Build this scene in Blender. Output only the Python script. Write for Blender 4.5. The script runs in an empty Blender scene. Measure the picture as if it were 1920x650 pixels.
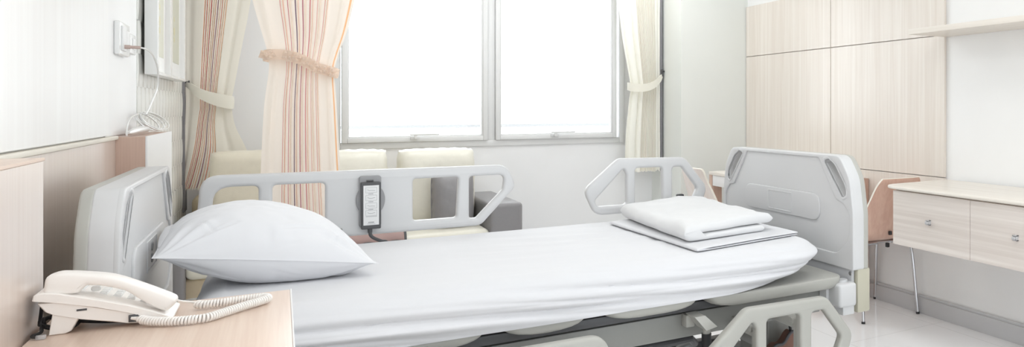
import bpy, bmesh, math, random
from mathutils import Vector, Matrix, noise
random.seed(4)
PI = math.pi
D = bpy.data
SC = bpy.context.scene
COL = SC.collection

# ------------------------------------------------------------------ camera
FPX, U0, V0, CAMZ = 1403.0, 1489.0, 203.5, 1.2
TH = math.atan((U0 - 525) / FPX)
cam_d = D.cameras.new('camera')
cam = D.objects.new('camera', cam_d)
COL.objects.link(cam)
cam.location = (0, 0, CAMZ)
cam.rotation_euler = (PI / 2, 0, -TH)
cam_d.sensor_fit = 'HORIZONTAL'
cam_d.sensor_width = 36
cam_d.lens = 36 * FPX / 1920
cam_d.shift_x = (960 - U0) / 1920
cam_d.shift_y = (V0 - 325) / 1920
cam_d.clip_start = 0.05
SC.camera = cam

# ------------------------------------------------------------------ world: bright overcast sky, brightest beyond the window
w = D.worlds.new('world')
SC.world = w
w.use_nodes = True
nt = w.node_tree
nt.nodes.clear()
o_ = nt.nodes.new('ShaderNodeOutputWorld')
bg = nt.nodes.new('ShaderNodeBackground')
tc = nt.nodes.new('ShaderNodeTexCoord')
sep = nt.nodes.new('ShaderNodeSeparateXYZ')
mr = nt.nodes.new('ShaderNodeMapRange')
SKY_FRONT, SKY_BACK = 7.5, 3.1
mr.inputs['From Min'].default_value = -0.2
mr.inputs['From Max'].default_value = 0.7
mr.inputs['To Min'].default_value = SKY_BACK
mr.inputs['To Max'].default_value = SKY_FRONT
bg.inputs['Color'].default_value = (0.905, 0.965, 1.0, 1)
nt.links.new(tc.outputs['Generated'], sep.inputs[0])
nt.links.new(sep.outputs['Y'], mr.inputs['Value'])
nt.links.new(mr.outputs[0], bg.inputs['Strength'])
nt.links.new(bg.outputs[0], o_.inputs[0])

# ------------------------------------------------------------------ the room's ceiling lamps (light goes with the panels built further down)
CEIL = 2.62
PANELS = [(0.75, 4.75), (2.1, 4.75), (0.75, 1.6), (2.1, 1.6)]
for i, (x, y) in enumerate(PANELS):
    ld = D.lights.new('ceiling_lamp', 'AREA')
    ld.shape = 'RECTANGLE'
    ld.size, ld.size_y = 0.56, 1.16
    ld.energy = 13 if y > 3 else 10
    ld.color = (0.94, 0.98, 1.0)
    lo = D.objects.new('ceiling_lamp', ld)
    lo.location = (x, y, CEIL - 0.035)
    COL.objects.link(lo)

vs = SC.view_settings
SC.display_settings.display_device = 'sRGB'
vs.view_transform = 'Standard'
vs.look = 'None'
vs.gamma = 1.0
vs.use_curve_mapping = False
vs.exposure = -0.50
SC.cycles.use_denoising = True
SC.cycles.max_bounces = 10
SC.cycles.diffuse_bounces = 7
SC.cycles.sample_clamp_indirect = 8

# ------------------------------------------------------------------ materials
def s2l(c):
    return tuple((x / 12.92 if x <= 0.04045 else ((x + 0.055) / 1.055) ** 2.4) for x in [v / 255 for v in c])

def mat(name, rgb, rough=0.5, metal=0.0, spec=0.5, coat=0.0, sheen=0.0, trans=0.0, bump=None, sss=0.0):
    m = D.materials.new(name)
    m.use_nodes = True
    t = m.node_tree
    b = t.nodes['Principled BSDF']
    b.inputs['Base Color'].default_value = (*s2l(rgb), 1)
    b.inputs['Roughness'].default_value = rough
    b.inputs['Metallic'].default_value = metal
    b.inputs['Specular IOR Level'].default_value = spec
    b.inputs['Coat Weight'].default_value = coat
    b.inputs['Sheen Weight'].default_value = sheen
    b.inputs['Transmission Weight'].default_value = trans
    # a faint procedural mottling keeps every surface from being perfectly uniform
    n = t.nodes.new('ShaderNodeTexNoise')
    tc = t.nodes.new('ShaderNodeTexCoord')
    n.inputs['Scale'].default_value = bump[0] if bump else 3.0
    n.inputs['Detail'].default_value = 3
    t.links.new(tc.outputs['Object'], n.inputs['Vector'])
    mx = t.nodes.new('ShaderNodeMix')
    mx.data_type = 'RGBA'
    mx.inputs['A'].default_value = (*[v * 0.97 for v in s2l(rgb)], 1)
    mx.inputs['B'].default_value = (*[min(1, v * 1.03) for v in s2l(rgb)], 1)
    t.links.new(n.outputs['Fac'], mx.inputs['Factor'])
    t.links.new(mx.outputs['Result'], b.inputs['Base Color'])
    if bump:
        bp = t.nodes.new('ShaderNodeBump')
        bp.inputs['Strength'].default_value = bump[1]
        bp.inputs['Distance'].default_value = bump[2]
        t.links.new(n.outputs['Fac'], bp.inputs['Height'])
        t.links.new(bp.outputs[0], b.inputs['Normal'])
    return m

def wood(name, c1, c2, axis='Z', rough=0.35, coat=0.0, scale=1.0, contrast=1.0, spec=0.5, ior=1.5):
    """fine grain running along the given object axis"""
    m = D.materials.new(name)
    m.use_nodes = True
    t = m.node_tree
    b = t.nodes['Principled BSDF']
    tc = t.nodes.new('ShaderNodeTexCoord')
    mp = t.nodes.new('ShaderNodeMapping')
    sc = {'X': (0.6, 26, 26), 'Y': (26, 0.6, 26), 'Z': (26, 26, 0.6)}[axis]
    mp.inputs['Scale'].default_value = tuple(v * scale for v in sc)
    n1 = t.nodes.new('ShaderNodeTexNoise')
    n1.inputs['Scale'].default_value = 1.0
    n1.inputs['Detail'].default_value = 4
    n1.inputs['Distortion'].default_value = 0.6
    mp2 = t.nodes.new('ShaderNodeMapping')
    mp2.inputs['Scale'].default_value = tuple(v * scale * 4 for v in sc)
    n2 = t.nodes.new('ShaderNodeTexNoise')
    n2.inputs['Scale'].default_value = 1.0
    n2.inputs['Detail'].default_value = 2
    add = t.nodes.new('ShaderNodeMath')
    add.operation = 'ADD'
    mul = t.nodes.new('ShaderNodeMath')
    mul.operation = 'MULTIPLY'
    mul.inputs[1].default_value = 0.45
    rmp = t.nodes.new('ShaderNodeMapRange')
    rmp.inputs['From Min'].default_value = 0.72 - 0.22 / contrast
    rmp.inputs['From Max'].default_value = 0.72 + 0.22 / contrast
    mx = t.nodes.new('ShaderNodeMix')
    mx.data_type = 'RGBA'
    mx.inputs['A'].default_value = (*s2l(c1), 1)
    mx.inputs['B'].default_value = (*s2l(c2), 1)
    L = t.links.new
    L(tc.outputs['Object'], mp.inputs[0]); L(tc.outputs['Object'], mp2.inputs[0])
    L(mp.outputs[0], n1.inputs['Vector']); L(mp2.outputs[0], n2.inputs['Vector'])
    L(n2.outputs['Fac'], mul.inputs[0]); L(n1.outputs['Fac'], add.inputs[0]); L(mul.outputs[0], add.inputs[1])
    L(add.outputs[0], rmp.inputs['Value']); L(rmp.outputs[0], mx.inputs['Factor']); L(mx.outputs['Result'], b.inputs['Base Color'])
    b.inputs['Roughness'].default_value = rough
    b.inputs['Coat Weight'].default_value = coat
    b.inputs['Coat Roughness'].default_value = rough
    b.inputs['Specular IOR Level'].default_value = spec
    b.inputs['IOR'].default_value = ior
    return m

def cloth(name, base, stripes=None, rough=0.9, transl=0.25):
    """woven cloth; stripes = [(position in UV.x, colour)...] woven lengthwise, constant along the drop"""
    m = D.materials.new(name)
    m.use_nodes = True
    t = m.node_tree
    b = t.nodes['Principled BSDF']
    b.inputs['Roughness'].default_value = rough
    b.inputs['Sheen Weight'].default_value = 0.2
    b.inputs['Specular IOR Level'].default_value = 0.2
    L = t.links.new
    out = t.nodes['Material Output']
    tr = t.nodes.new('ShaderNodeBsdfTranslucent')
    ms = t.nodes.new('ShaderNodeMixShader')
    ms.inputs[0].default_value = transl
    L(b.outputs[0], ms.inputs[1]); L(tr.outputs[0], ms.inputs[2]); L(ms.outputs[0], out.inputs[0])
    if stripes:
        uv = t.nodes.new('ShaderNodeUVMap')
        sp = t.nodes.new('ShaderNodeSeparateXYZ')
        cr = t.nodes.new('ShaderNodeValToRGB')
        cr.color_ramp.interpolation = 'CONSTANT'
        els = cr.color_ramp.elements
        els[0].position = 0; els[0].color = (*s2l(stripes[0][1]), 1)
        els.remove(els[1])
        for p, c in stripes[1:]:
            e = els.new(p); e.color = (*s2l(c), 1)
        L(uv.outputs[0], sp.inputs[0]); L(sp.outputs['X'], cr.inputs[0])
        L(cr.outputs[0], b.inputs['Base Color']); L(cr.outputs[0], tr.inputs[0])
    else:
        n = t.nodes.new('ShaderNodeTexNoise')
        n.inputs['Scale'].default_value = 900
        mx = t.nodes.new('ShaderNodeMix'); mx.data_type = 'RGBA'
        mx.inputs['A'].default_value = (*[v * .96 for v in s2l(base)], 1)
        mx.inputs['B'].default_value = (*s2l(base), 1)
        L(n.outputs['Fac'], mx.inputs['Factor'])
        L(mx.outputs['Result'], b.inputs['Base Color']); L(mx.outputs['Result'], tr.inputs[0])
    return m

def floor_mat():
    m = D.materials.new('polished_tile')
    m.use_nodes = True
    t = m.node_tree; L = t.links.new
    b = t.nodes['Principled BSDF']
    tc = t.nodes.new('ShaderNodeTexCoord')
    br = t.nodes.new('ShaderNodeTexBrick')
    br.offset = 0
    br.inputs['Scale'].default_value = 1
    br.inputs['Brick Width'].default_value = 0.6
    br.inputs['Row Height'].default_value = 0.6
    br.inputs['Mortar Size'].default_value = 0.002
    br.inputs['Color1'].default_value = (*s2l((246, 246, 247)), 1)
    br.inputs['Color2'].default_value = (*s2l((244, 244, 245)), 1)
    br.inputs['Mortar'].default_value = (*s2l((222, 222, 222)), 1)
    L(tc.outputs['Object'], br.inputs['Vector']); L(br.outputs['Color'], b.inputs['Base Color'])
    b.inputs['Roughness'].default_value = 0.09
    b.inputs['Specular IOR Level'].default_value = 0.6
    return m

M = {}
M['white_wall'] = mat('white_paint', (241, 241, 241), 0.55)
M['grey_wall'] = mat('pale_grey_paint', (238, 238, 239), 0.6)
M['ceiling'] = mat('ceiling_paint', (240, 240, 238), 0.8)
M['floor'] = floor_mat()
M['base'] = mat('grey_skirting', (205, 205, 207), 0.4)
M['tile'] = mat('white_relief_tile', (228, 228, 224), 0.16)
M['upvc'] = mat('white_window_profile', (226, 226, 226), 0.35)
M['glare_lam'] = wood('glare_washed_laminate', (238, 237, 236), (243, 243, 242), 'Z', 0.3, scale=1.0)  # glare on the wood laminate is put into this near-white base
M['bed_lam'] = wood('tan_laminate_vertical', (208, 189, 177), (218, 203, 193), 'Z', 0.36, coat=1.0, scale=2.0, ior=1.7)
M['bed_lam'].node_tree.nodes['Principled BSDF'].inputs['Coat IOR'].default_value = 2.6
M['table_lam'] = wood('tan_laminate_table', (218, 194, 178), (230, 210, 194), 'Y', 0.35, scale=2.2)
M['right_lam'] = wood('cream_laminate_vertical', (222, 212, 202), (234, 227, 219), 'Z', 0.3, coat=0.4, scale=1.3)
M['desk_lam'] = wood('cream_laminate_desk', (222, 212, 205), (240, 232, 226), 'Y', 0.4, scale=1.0, contrast=1.2)
M['desk_top'] = wood('cream_laminate_top', (224, 216, 206), (236, 230, 222), 'Y', 0.35, scale=1.0)
M['brown_lam'] = wood('brown_laminate', (192, 162, 146), (208, 180, 164), 'Z', 0.4, scale=1.6)
M['ply'] = wood('reddish_plywood', (216, 176, 158), (228, 194, 176), 'Z', 0.35, scale=1.3)
M['ply_glare'] = wood('plywood_with_glare', (232, 218, 210), (240, 230, 224), 'Z', 0.35, scale=1.3)  # paler copy of the chair plywood, glare put into the colour
M['ply_edge'] = mat('plywood_edge', (232, 226, 214), 0.5)
M['white_lam'] = mat('white_laminate', (232, 231, 231), 0.35)
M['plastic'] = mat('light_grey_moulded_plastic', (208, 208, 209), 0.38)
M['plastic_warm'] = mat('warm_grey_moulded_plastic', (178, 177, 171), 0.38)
M['plastic_dark'] = mat('mid_grey_plastic', (150, 150, 152), 0.4)
M['frame_grey'] = mat('grey_painted_steel', (140, 140, 136), 0.4)
M['dark_steel'] = mat('dark_grey_steel', (78, 78, 80), 0.4)
M['beige'] = mat('beige_bumper_plastic', (188, 184, 167), 0.5)
M['black'] = mat('black_rubber', (42, 42, 44), 0.5)
M['charcoal'] = mat('charcoal_plastic', (78, 78, 80), 0.45)
M['chrome'] = mat('chrome', (205, 205, 208), 0.15, metal=1.0)
M['plate_grey'] = mat('grey_steel_plate', (184, 184, 186), 0.4)
M['satin'] = mat('satin_steel', (206, 206, 208), 0.4, metal=0.35)
M['sheet'] = cloth('white_cotton_sheet', (220, 220, 223), transl=0.0)
M['pillow'] = cloth('white_cotton_pillowcase', (227, 227, 230), transl=0.0)
M['terry'] = cloth('white_blanket_cloth', (224, 224, 225), transl=0.0)
M['leather_beige'] = mat('beige_faux_leather', (226, 219, 202), 0.4, bump=(60, 0.15, 0.002))
M['leather_tan'] = mat('tan_faux_leather', (206, 192, 166), 0.4, bump=(60, 0.15, 0.002))
M['leather_cream'] = mat('cream_faux_leather', (234, 231, 219), 0.35, bump=(60, 0.15, 0.002))
M['leather_grey'] = mat('grey_faux_leather', (142, 140, 142), 0.4, bump=(60, 0.15, 0.002))
M['brown_cloth'] = mat('reddish_brown_cloth', (134, 100, 88), 0.8)
M['rose_cloth'] = mat('dusty_rose_cloth', (176, 150, 146), 0.8)
M['hem'] = mat('dark_grey_hem', (92, 92, 94), 0.8)
M['phone'] = mat('ivory_phone_plastic', (240, 236, 232), 0.32)
M['white_pl'] = mat('glossy_white_plastic', (234, 234, 233), 0.25)
M['paper'] = mat('white_label', (228, 228, 228), 0.5)
M['ink'] = mat('grey_print', (160, 160, 162), 0.6)
M['hinge'] = mat('pinkish_connector', (190, 168, 160), 0.4)
M['clear'] = mat('clear_plastic', (230, 230, 232), 0.1, trans=0.7)
M['picture'] = mat('faded_green_print', (206, 205, 188), 0.5)
M['mat_board'] = mat('white_mount_board', (236, 236, 234), 0.6)
M['blackout'] = mat('dark_grey_lining', (134, 133, 137), 0.8)
M['cream'] = cloth('cream_curtain', (232, 228, 214))
M['cream_tie'] = cloth('cream_tieback', (246, 243, 233), transl=0.2)
M['rosette'] = cloth('peach_rosette_fabric', (253, 240, 228), transl=0.5)
def glass_mat():
    m = D.materials.new('window_glass')
    m.use_nodes = True
    t = m.node_tree; t.nodes.remove(t.nodes['Principled BSDF'])
    tr = t.nodes.new('ShaderNodeBsdfTransparent'); gl = t.nodes.new('ShaderNodeBsdfGlossy')
    gl.inputs['Roughness'].default_value = 0.02
    fr = t.nodes.new('ShaderNodeFresnel'); fr.inputs[0].default_value = 1.45
    ms = t.nodes.new('ShaderNodeMixShader')
    t.links.new(fr.outputs[0], ms.inputs[0]); t.links.new(tr.outputs[0], ms.inputs[1]); t.links.new(gl.outputs[0], ms.inputs[2])
    t.links.new(ms.outputs[0], t.nodes['Material Output'].inputs[0])
    return m
M['glass'] = glass_mat()
def emit_mat(name, s):
    m = D.materials.new(name); m.use_nodes = True
    b = m.node_tree.nodes['Principled BSDF']
    b.inputs['Emission Color'].default_value = (1, .98, .95, 1); b.inputs['Emission Strength'].default_value = s
    return m
M['diffuser'] = emit_mat('lamp_diffuser', 2.0)

# ------------------------------------------------------------------ helpers
def finish(me, angle=35):
    me.polygons.foreach_set('use_smooth', [True] * len(me.polygons))
    me.set_sharp_from_angle(angle=math.radians(angle))

def obj(name, bm, m, parent=None, angle=35, recalc=True):
    if recalc:
        bmesh.ops.recalc_face_normals(bm, faces=bm.faces)
    me = D.meshes.new(name)
    bm.to_mesh(me); bm.free()
    ms = m if isinstance(m, (list, tuple)) else [m]
    for x in ms:
        me.materials.append(x)
    finish(me, angle)
    o = D.objects.new(name, me)
    COL.objects.link(o)
    if parent: o.parent = parent; o.matrix_parent_inverse = parent.matrix_world.inverted() if False else Matrix.Translation(-Vector(parent.get('org', (0, 0, 0))))
    return o

def tag(o, label, cat, group=None):
    o['label'] = label; o['category'] = cat
    if group: o['group'] = group
    return o

def thing(name, label, cat, loc=(0, 0, 0), group=None):
    """Empty at the thing's base; parts are written in world metres and hang under it"""
    o = D.objects.new(name, None)
    o.empty_display_size = 0.1
    COL.objects.link(o)
    o.location = loc
    o['org'] = tuple(loc)
    return tag(o, label, cat, group)

def struct(o):
    o['kind'] = 'structure'
    return o

def box(bm, x0, x1, y0, y1, z0, z1, bev=0.0, seg=2, mi=0, mtx=None):
    n0 = len(bm.faces)
    r = bmesh.ops.create_cube(bm, size=1)
    vsx = r['verts']
    for v in vsx:
        v.co = Vector(((x0 + x1) / 2 + v.co.x * (x1 - x0), (y0 + y1) / 2 + v.co.y * (y1 - y0), (z0 + z1) / 2 + v.co.z * (z1 - z0)))
    fs = set(f for v in vsx for f in v.link_faces)
    if bev > 0:
        es = list(set(e for v in vsx for e in v.link_edges))
        rr = bmesh.ops.bevel(bm, geom=es, offset=bev, segments=seg, profile=0.5, affect='EDGES', clamp_overlap=True)
        fs = set(f for v in rr['verts'] for f in v.link_faces) | set(rr['faces'])
    vv = set(v for f in fs if f.is_valid for v in f.verts)
    for f in fs:
        if f.is_valid: f.material_index = mi
    if mtx:
        for v in vv: v.co = mtx @ v.co
    return list(vv)

def B(name, dims, m, parent=None, bev=0.0, seg=2, mtx=None):
    bm = bmesh.new()
    box(bm, *dims, bev=bev, seg=seg, mtx=mtx)
    return obj(name, bm, m, parent)

def smooth_path(pts, n=8, closed=False):
    P = [Vector(p) for p in pts]
    out = []
    N = len(P)
    rng = range(N) if closed else range(N - 1)
    for i in rng:
        p0 = P[(i - 1) % N] if (closed or i > 0) else P[i]
        p1, p2 = P[i], P[(i + 1) % N]
        p3 = P[(i + 2) % N] if (closed or i + 2 < N) else P[(i + 1) % N]
        for k in range(n):
            t = k / n
            out.append(0.5 * ((2 * p1) + (-p0 + p2) * t + (2 * p0 - 5 * p1 + 4 * p2 - p3) * t * t + (-p0 + 3 * p1 - 3 * p2 + p3) * t ** 3))
    if not closed: out.append(P[-1])
    return out

def tube(bm, pts, r, seg=10, cap=True, mi=0, ry=None):
    """sweep a circle (radius number or list) along points"""
    P = [Vector(p) for p in pts]
    n = len(P)
    rs = r if isinstance(r, (list, tuple)) else [r] * n
    T = [(P[min(i + 1, n - 1)] - P[max(i - 1, 0)]).normalized() for i in range(n)]
    up = Vector((0, 0, 1)) if abs(T[0].z) < 0.9 else Vector((1, 0, 0))
    a = T[0].cross(up).normalized()
    rings = []
    for i in range(n):
        a = (a - T[i] * a.dot(T[i])).normalized()
        b = T[i].cross(a)
        rings.append([bm.verts.new(P[i] + (a * math.cos(2 * PI * k / seg) + b * math.sin(2 * PI * k / seg)) * rs[i]) for k in range(seg)])
    for i in range(n - 1):
        for k in range(seg):
            f = bm.faces.new((rings[i][k], rings[i][(k + 1) % seg], rings[i + 1][(k + 1) % seg], rings[i + 1][k]))
            f.material_index = mi
    if cap:
        bm.faces.new(rings[0][::-1]).material_index = mi
        bm.faces.new(rings[-1]).material_index = mi

def cyl(bm, p0, p1, r0, r1=None, seg=20, mi=0):
    r1 = r0 if r1 is None else r1
    tube(bm, [p0, p1], [r0, r1], seg, True, mi)

def rp(pts, r=0.02, n=6):
    """polygon with rounded corners; pts = (x, y[, radius])"""
    out = []
    N = len(pts)
    for i in range(N):
        p = Vector(pts[i][:2]); a = Vector(pts[i - 1][:2]); b = Vector(pts[(i + 1) % N][:2])
        rr = pts[i][2] if len(pts[i]) > 2 else r
        da, db = (a - p), (b - p)
        ang = da.angle(db)
        t = min(rr / math.tan(ang / 2), da.length * .49, db.length * .49)
        p1, p2 = p + da.normalized() * t, p + db.normalized() * t
        for k in range(n + 1):
            s = k / n
            out.append(((1 - s) ** 2 * p1 + 2 * s * (1 - s) * p + s * s * p2))
    return out

def plate_mesh(outline, holes, thick, bev, res=3):
    """flat plate with holes and rounded edges, in local XY, centred on local Z"""
    cu = D.curves.new('tmp', 'CURVE')
    cu.dimensions = '2D'; cu.fill_mode = 'BOTH'
    for loop in [outline] + list(holes):
        sp = cu.splines.new('POLY')
        sp.points.add(len(loop) - 1)
        for q, p in zip(sp.points, loop): q.co = (p[0], p[1], 0, 1)
        sp.use_cyclic_u = True
    cu.extrude = max(thick / 2 - bev, 0)
    cu.bevel_depth = bev
    cu.bevel_resolution = res
    cu.offset = -bev
    o = D.objects.new('tmp', cu)
    COL.objects.link(o)
    dg = bpy.context.evaluated_depsgraph_get()
    me = D.meshes.new_from_object(o.evaluated_get(dg))
    D.objects.remove(o); D.curves.remove(cu)
    return me

def plate(bm, outline, holes, thick, bev, mtx, mi=0):
    me = plate_mesh(outline, holes, thick, bev)
    t = bmesh.new(); t.from_mesh(me)
    bmesh.ops.remove_doubles(t, verts=t.verts, dist=1e-5)
    t.transform(mtx)
    for f in t.faces: f.material_index = mi
    t.to_mesh(me); t.free()
    bm.from_mesh(me)
    D.meshes.remove(me)

def XZ(y):   # local (x, y) -> world (x, y=const, z)
    return Matrix(((1, 0, 0, 0), (0, 0, -1, y), (0, 1, 0, 0), (0, 0, 0, 1)))
def YZ(x):   # local (x, y) -> world (x=const, y, z)
    return Matrix(((0, 0, 1, x), (1, 0, 0, 0), (0, 1, 0, 0), (0, 0, 0, 1)))
def XY(z):
    return Matrix.Translation((0, 0, z))

def fbm(p, s=1.0):
    return noise.fractal(Vector(p) * s, 1.0, 2.0, 3)

# ================================================================== SETTING
XL, XR, YB, YC, XC = -0.47, 3.12, 5.75, 5.204, 2.527
Y0 = -1.6
struct(B('floor', (XL - .15, XR + .15, Y0, YB + .2, -0.1, 0), M['floor']))
struct(B('ceiling', (XL - .15, XR + .15, Y0, YB + .2, CEIL, CEIL + .1), M['ceiling']))
struct(B('wall_left', (XL - .15, XL, Y0, YB + .2, 0, CEIL), M['white_wall']))
struct(B('wall_right', (XR, XR + .15, Y0, YB + .2, 0, CEIL), M['white_wall']))
# window wall with its opening
WX0, WX1, WZ0, WZ1 = 0.285, 2.285, 0.93, 2.38
bm = bmesh.new()
box(bm, XL, WX0, YB, YB + .2, 0, CEIL); box(bm, WX1, XR, YB, YB + .2, 0, CEIL)
box(bm, WX0, WX1, YB, YB + .2, 0, WZ0); box(bm, WX0, WX1, YB, YB + .2, WZ1, CEIL)
struct(obj('wall_back', bm, M['grey_wall']))
struct(B('wall_column', (XC, XR, YC, YB, 0, CEIL), mat('column_paint', (229, 231, 227), .6)))

# window 1: fixed frame, two sashes
win = D.objects.new('window_1', None); COL.objects.link(win); win.location = (1.285, YB, WZ0); win['org'] = (1.285, YB, WZ0); struct(win)
def ring(bm, x0, x1, z0, z1, w_, y0, y1, bev=.004):
    box(bm, x0, x0 + w_, y0, y1, z0, z1, bev); box(bm, x1 - w_, x1, y0, y1, z0, z1, bev)
    box(bm, x0 + w_, x1 - w_, y0, y1, z0, z0 + w_, bev); box(bm, x0 + w_, x1 - w_, y0, y1, z1 - w_, z1, bev)
bm = bmesh.new()
ring(bm, WX0 - .002, WX1 + .002, WZ0 - .002, WZ1, .045, YB - .012, YB + .09)
box(bm, 1.243, 1.293, YB - .012, YB + .09, WZ0 + .04, WZ1 - .04, .003)
obj('window_frame', bm, M['upvc'], win)
for (a, b, hx) in ((0.334, 1.241, 0.765), (1.295, 2.214, 1.72)):
    bm = bmesh.new()
    ring(bm, a, b, 0.972, 2.33, .032, YB - .03, YB + .04, .004)
    ring(bm, a + .026, b - .026, 0.998, 2.304, .016, YB - .018, YB + .03, .003)
    s = obj('window_sash', bm, M['upvc'], win)
    B('window_pane', (a + .035, b - .035, YB + .005, YB + .011, 1.007, 2.295), M['glass'], win)
    bm = bmesh.new()
    box(bm, hx - .03, hx + .03, YB - .038, YB - .03, .985, 1.012, .003)
    cyl(bm, (hx, YB - .03, 1.0), (hx, YB - .055, 1.0), .009)
    box(bm, hx - .035, hx + .15, YB - .066, YB - .052, 1.016, 1.028, .005)
    box(bm, hx - .008, hx + .012, YB - .062, YB - .046, .99, 1.02, .003)
    obj('window_handle', bm, M['upvc'], win)

# outside: balcony parapet seen through the panes
par = thing('balcony_railing', 'white balcony rail beyond the window glass', 'railing', (1.3, 7.0, -0.2))
B('top_rail', (-1.5, 5.5, 6.97, 7.03, 1.035, 1.062), mat('railing_paint', (150, 150, 150), .5), par, .005)
for i in range(6):
    B('post', (-1.4 + i * 1.32, -1.36 + i * 1.32, 6.98, 7.02, -0.2, 1.036), M['upvc'], par, .004)

# skirting
bm = bmesh.new(); box(bm, XR - .022, XR, Y0, YC, 0, .092, .003); box(bm, XR - .014, XR, Y0, YC, .09, .108, .005)
struct(obj('baseboard_right', bm, M['base']))
struct(B('baseboard_back', (XL + .02, XC, YB - .02, YB, 0, .1), M['base'], bev=.004))
struct(B('baseboard_column', (XC - .0, XR - .022, YC - .02, YC, 0, .1), M['base'], bev=.004))
struct(B('baseboard_left', (XL, XL + .02, 4.1, YB, 0, .1), M['base'], bev=.004))

# right wall: cream laminate panels with fine joints
n = 1
for (y0, y1) in ((3.012, 4.073), (4.079, 5.198)):
    for (z0, z1) in ((.52, .806), (.811, 1.614), (1.619, 2.018)):
        struct(B('trim_%d' % n, (XR - .018, XR - .001, y0, y1, z0, z1), M['right_lam'], bev=.0012, seg=1)); n += 1
# left wall: laminated upper boards with glare in their colour, ledge and the tan panel behind the bed head
struct(B('trim_%d' % n, (XL, XL + .012, -1.5, 3.253, 1.112, 2.61), M['glare_lam'], bev=.001, seg=1)); n += 1
struct(B('trim_%d' % n, (XL, XL + .022, -1.5, 3.366, 1.096, 1.108), M['ply_edge'], bev=.002)); n += 1
struct(B('trim_%d' % n, (XL, XL + .014, -1.5, 3.366, 0.0, 1.095), M['bed_lam'], bev=.001, seg=1)); n += 1
struct(B('trim_%d' % n, (XL, XL + .005, 3.256, 3.888, 1.108, 2.6), M['white_wall'], bev=.001, seg=1)); n += 1
# relief tiles between the plain wall and the window
bm = bmesh.new()
ty0, ty1, tz0 = 3.892, 5.748, 0.1
rowh, rib = 0.132, 0.112
ny = 150; nrow = int((CEIL - tz0) / rowh) + 1
for r_ in range(nrow):
    za = tz0 + r_ * rowh
    zs = [za + rowh * q / 4 for q in range(5)]
    cols = []
    for i in range(ny + 1):
        y = ty0 + (ty1 - ty0) * i / ny
        ph = (y / rib + (0.5 if r_ % 2 else 0)) % 1.0
        col = []
        for q, z in enumerate(zs):
            k = q / 4
            h = .0068 * (1 - abs(2 * ph - 1)) * (0.5 + 0.5 * math.sin(PI * (k * .9 + .05)))
            col.append(bm.verts.new((XL + .003 + h, y, min(z, CEIL - .001))))
        cols.append(col)
    for i in range(ny):
        for q in range(4):
            bm.faces.new((cols[i][q], cols[i + 1][q], cols[i + 1][q + 1], cols[i][q + 1]))
    for c_ in (cols[0], cols[-1]):       # closed ends
        bk = [bm.verts.new((XL, v.co.y, v.co.z)) for v in c_]
        for q in range(4): bm.faces.new((c_[q], c_[q + 1], bk[q + 1], bk[q]))
struct(obj('trim_%d' % n, bm, M['tile'], angle=20))

# ceiling light panels
for i, (x, y) in enumerate(PANELS):
    t = thing('ceiling_light', 'recessed rectangular ceiling light panel, %s, %s' % ('on the window side' if y > 3 else 'on the door side', 'over the bed' if x < 1 else 'towards the desk wall'), 'ceiling light', (x, y, CEIL - .02), 'ceiling light panels')
    bm = bmesh.new()
    for d in ((x - .31, x - .285, y - .61, y + .61), (x + .285, x + .31, y - .61, y + .61), (x - .285, x + .285, y - .61, y - .585), (x - .285, x + .285, y + .585, y + .61)):
        box(bm, *d, CEIL - .022, CEIL, .002)
    obj('frame', bm, M['white_pl'], t)
    B('diffuser', (x - .285, x + .285, y - .585, y + .585, CEIL - .015, CEIL - .005), M['diffuser'], t)

# ================================================================== BED
bed = thing('hospital_bed', 'grey adjustable hospital bed with moulded head and foot boards and slotted side rails', 'bed', (0.75, 2.70, 0))
BY0, BY1, BYC = 2.20, 3.20, 2.70
XH, XF = -0.292, 1.78     # inner faces of the end boards

def mirror(pts):
    return pts + [(2 * BYC - p[0],) + tuple(p[1:]) for p in reversed(pts)]
half = [(2.198, .588, .01), (2.199, .80, .2), (2.222, .935, .12), (2.285, 1.018, .06)]
end_outline = rp(mirror(half), .03, 8)
hole_n = rp([(2.388, .995, .012), (2.350, 1.004, .02), (2.305, .980, .06), (2.243, .905, .05), (2.243, .868, .014), (2.268, .858, .014)], .015, 5)
hole_f = [Vector((2 * BYC - p.x, p.y)) for p in hole_n][::-1]
half_g = [(2.298, .640, .07), (2.226, .700, .05), (2.218, .800, .05), (2.262, .838, .02), (2.305, .846, .02), (2.420, 1.004, .02)]
groove = rp(mirror(half_g), .02, 6)

def end_board(name, xin, out, label=None):
    """xin = inner face, out = +1 / -1 direction away from the mattress"""
    bm = bmesh.new()
    plate(bm, end_outline, [hole_n, hole_f], .050, .006, YZ(xin + out * .031))
    plate(bm, end_outline, [groove, hole_n, hole_f], .014, .004, YZ(xin + out * .007))
    # sunk recess lips round the hand holds
    for h, s in ((hole_n, 1), (hole_f, -1)):
        c = sum((Vector((p.x, p.y)) for p in h), Vector((0, 0))) / len(h)
        big = [c + (Vector((p.x, p.y)) - c) * 1.16 for p in h]
        plate(bm, big, [h], .016, .005, YZ(xin + out * .006))
    o = obj(name, bm, M['plastic'], bed, 40)
    bm = bmesh.new()
    pl = rp([(2.412, .750), (2.412, .858), (2.99, .858), (2.99, .750)], .05, 8)
    plate(bm, pl, [], .010, .004, YZ(xin + out * .004))
    bp = obj('name_plate', bm, M['plastic'], o)
    bm = bmesh.new()
    plate(bm, rp([(2.608, .762), (2.608, .846), (2.79, .846), (2.79, .762)], .004), [rp([(2.613, .767), (2.613, .841), (2.785, .841), (2.785, .767)], .003)], .004, .0015, YZ(xin + out * -.001))
    plate(bm, rp([(2.615, .769), (2.615, .839), (2.783, .839), (2.783, .769)], .003), [], .002, .0005, YZ(xin + out * -.0003))
    obj('card_holder', bm, M['plastic'], bp)
    return o, bp
fb, fbp = end_board('footboard', XF, 1)
hb, hbp = end_board('headboard', XH, -1)
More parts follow.
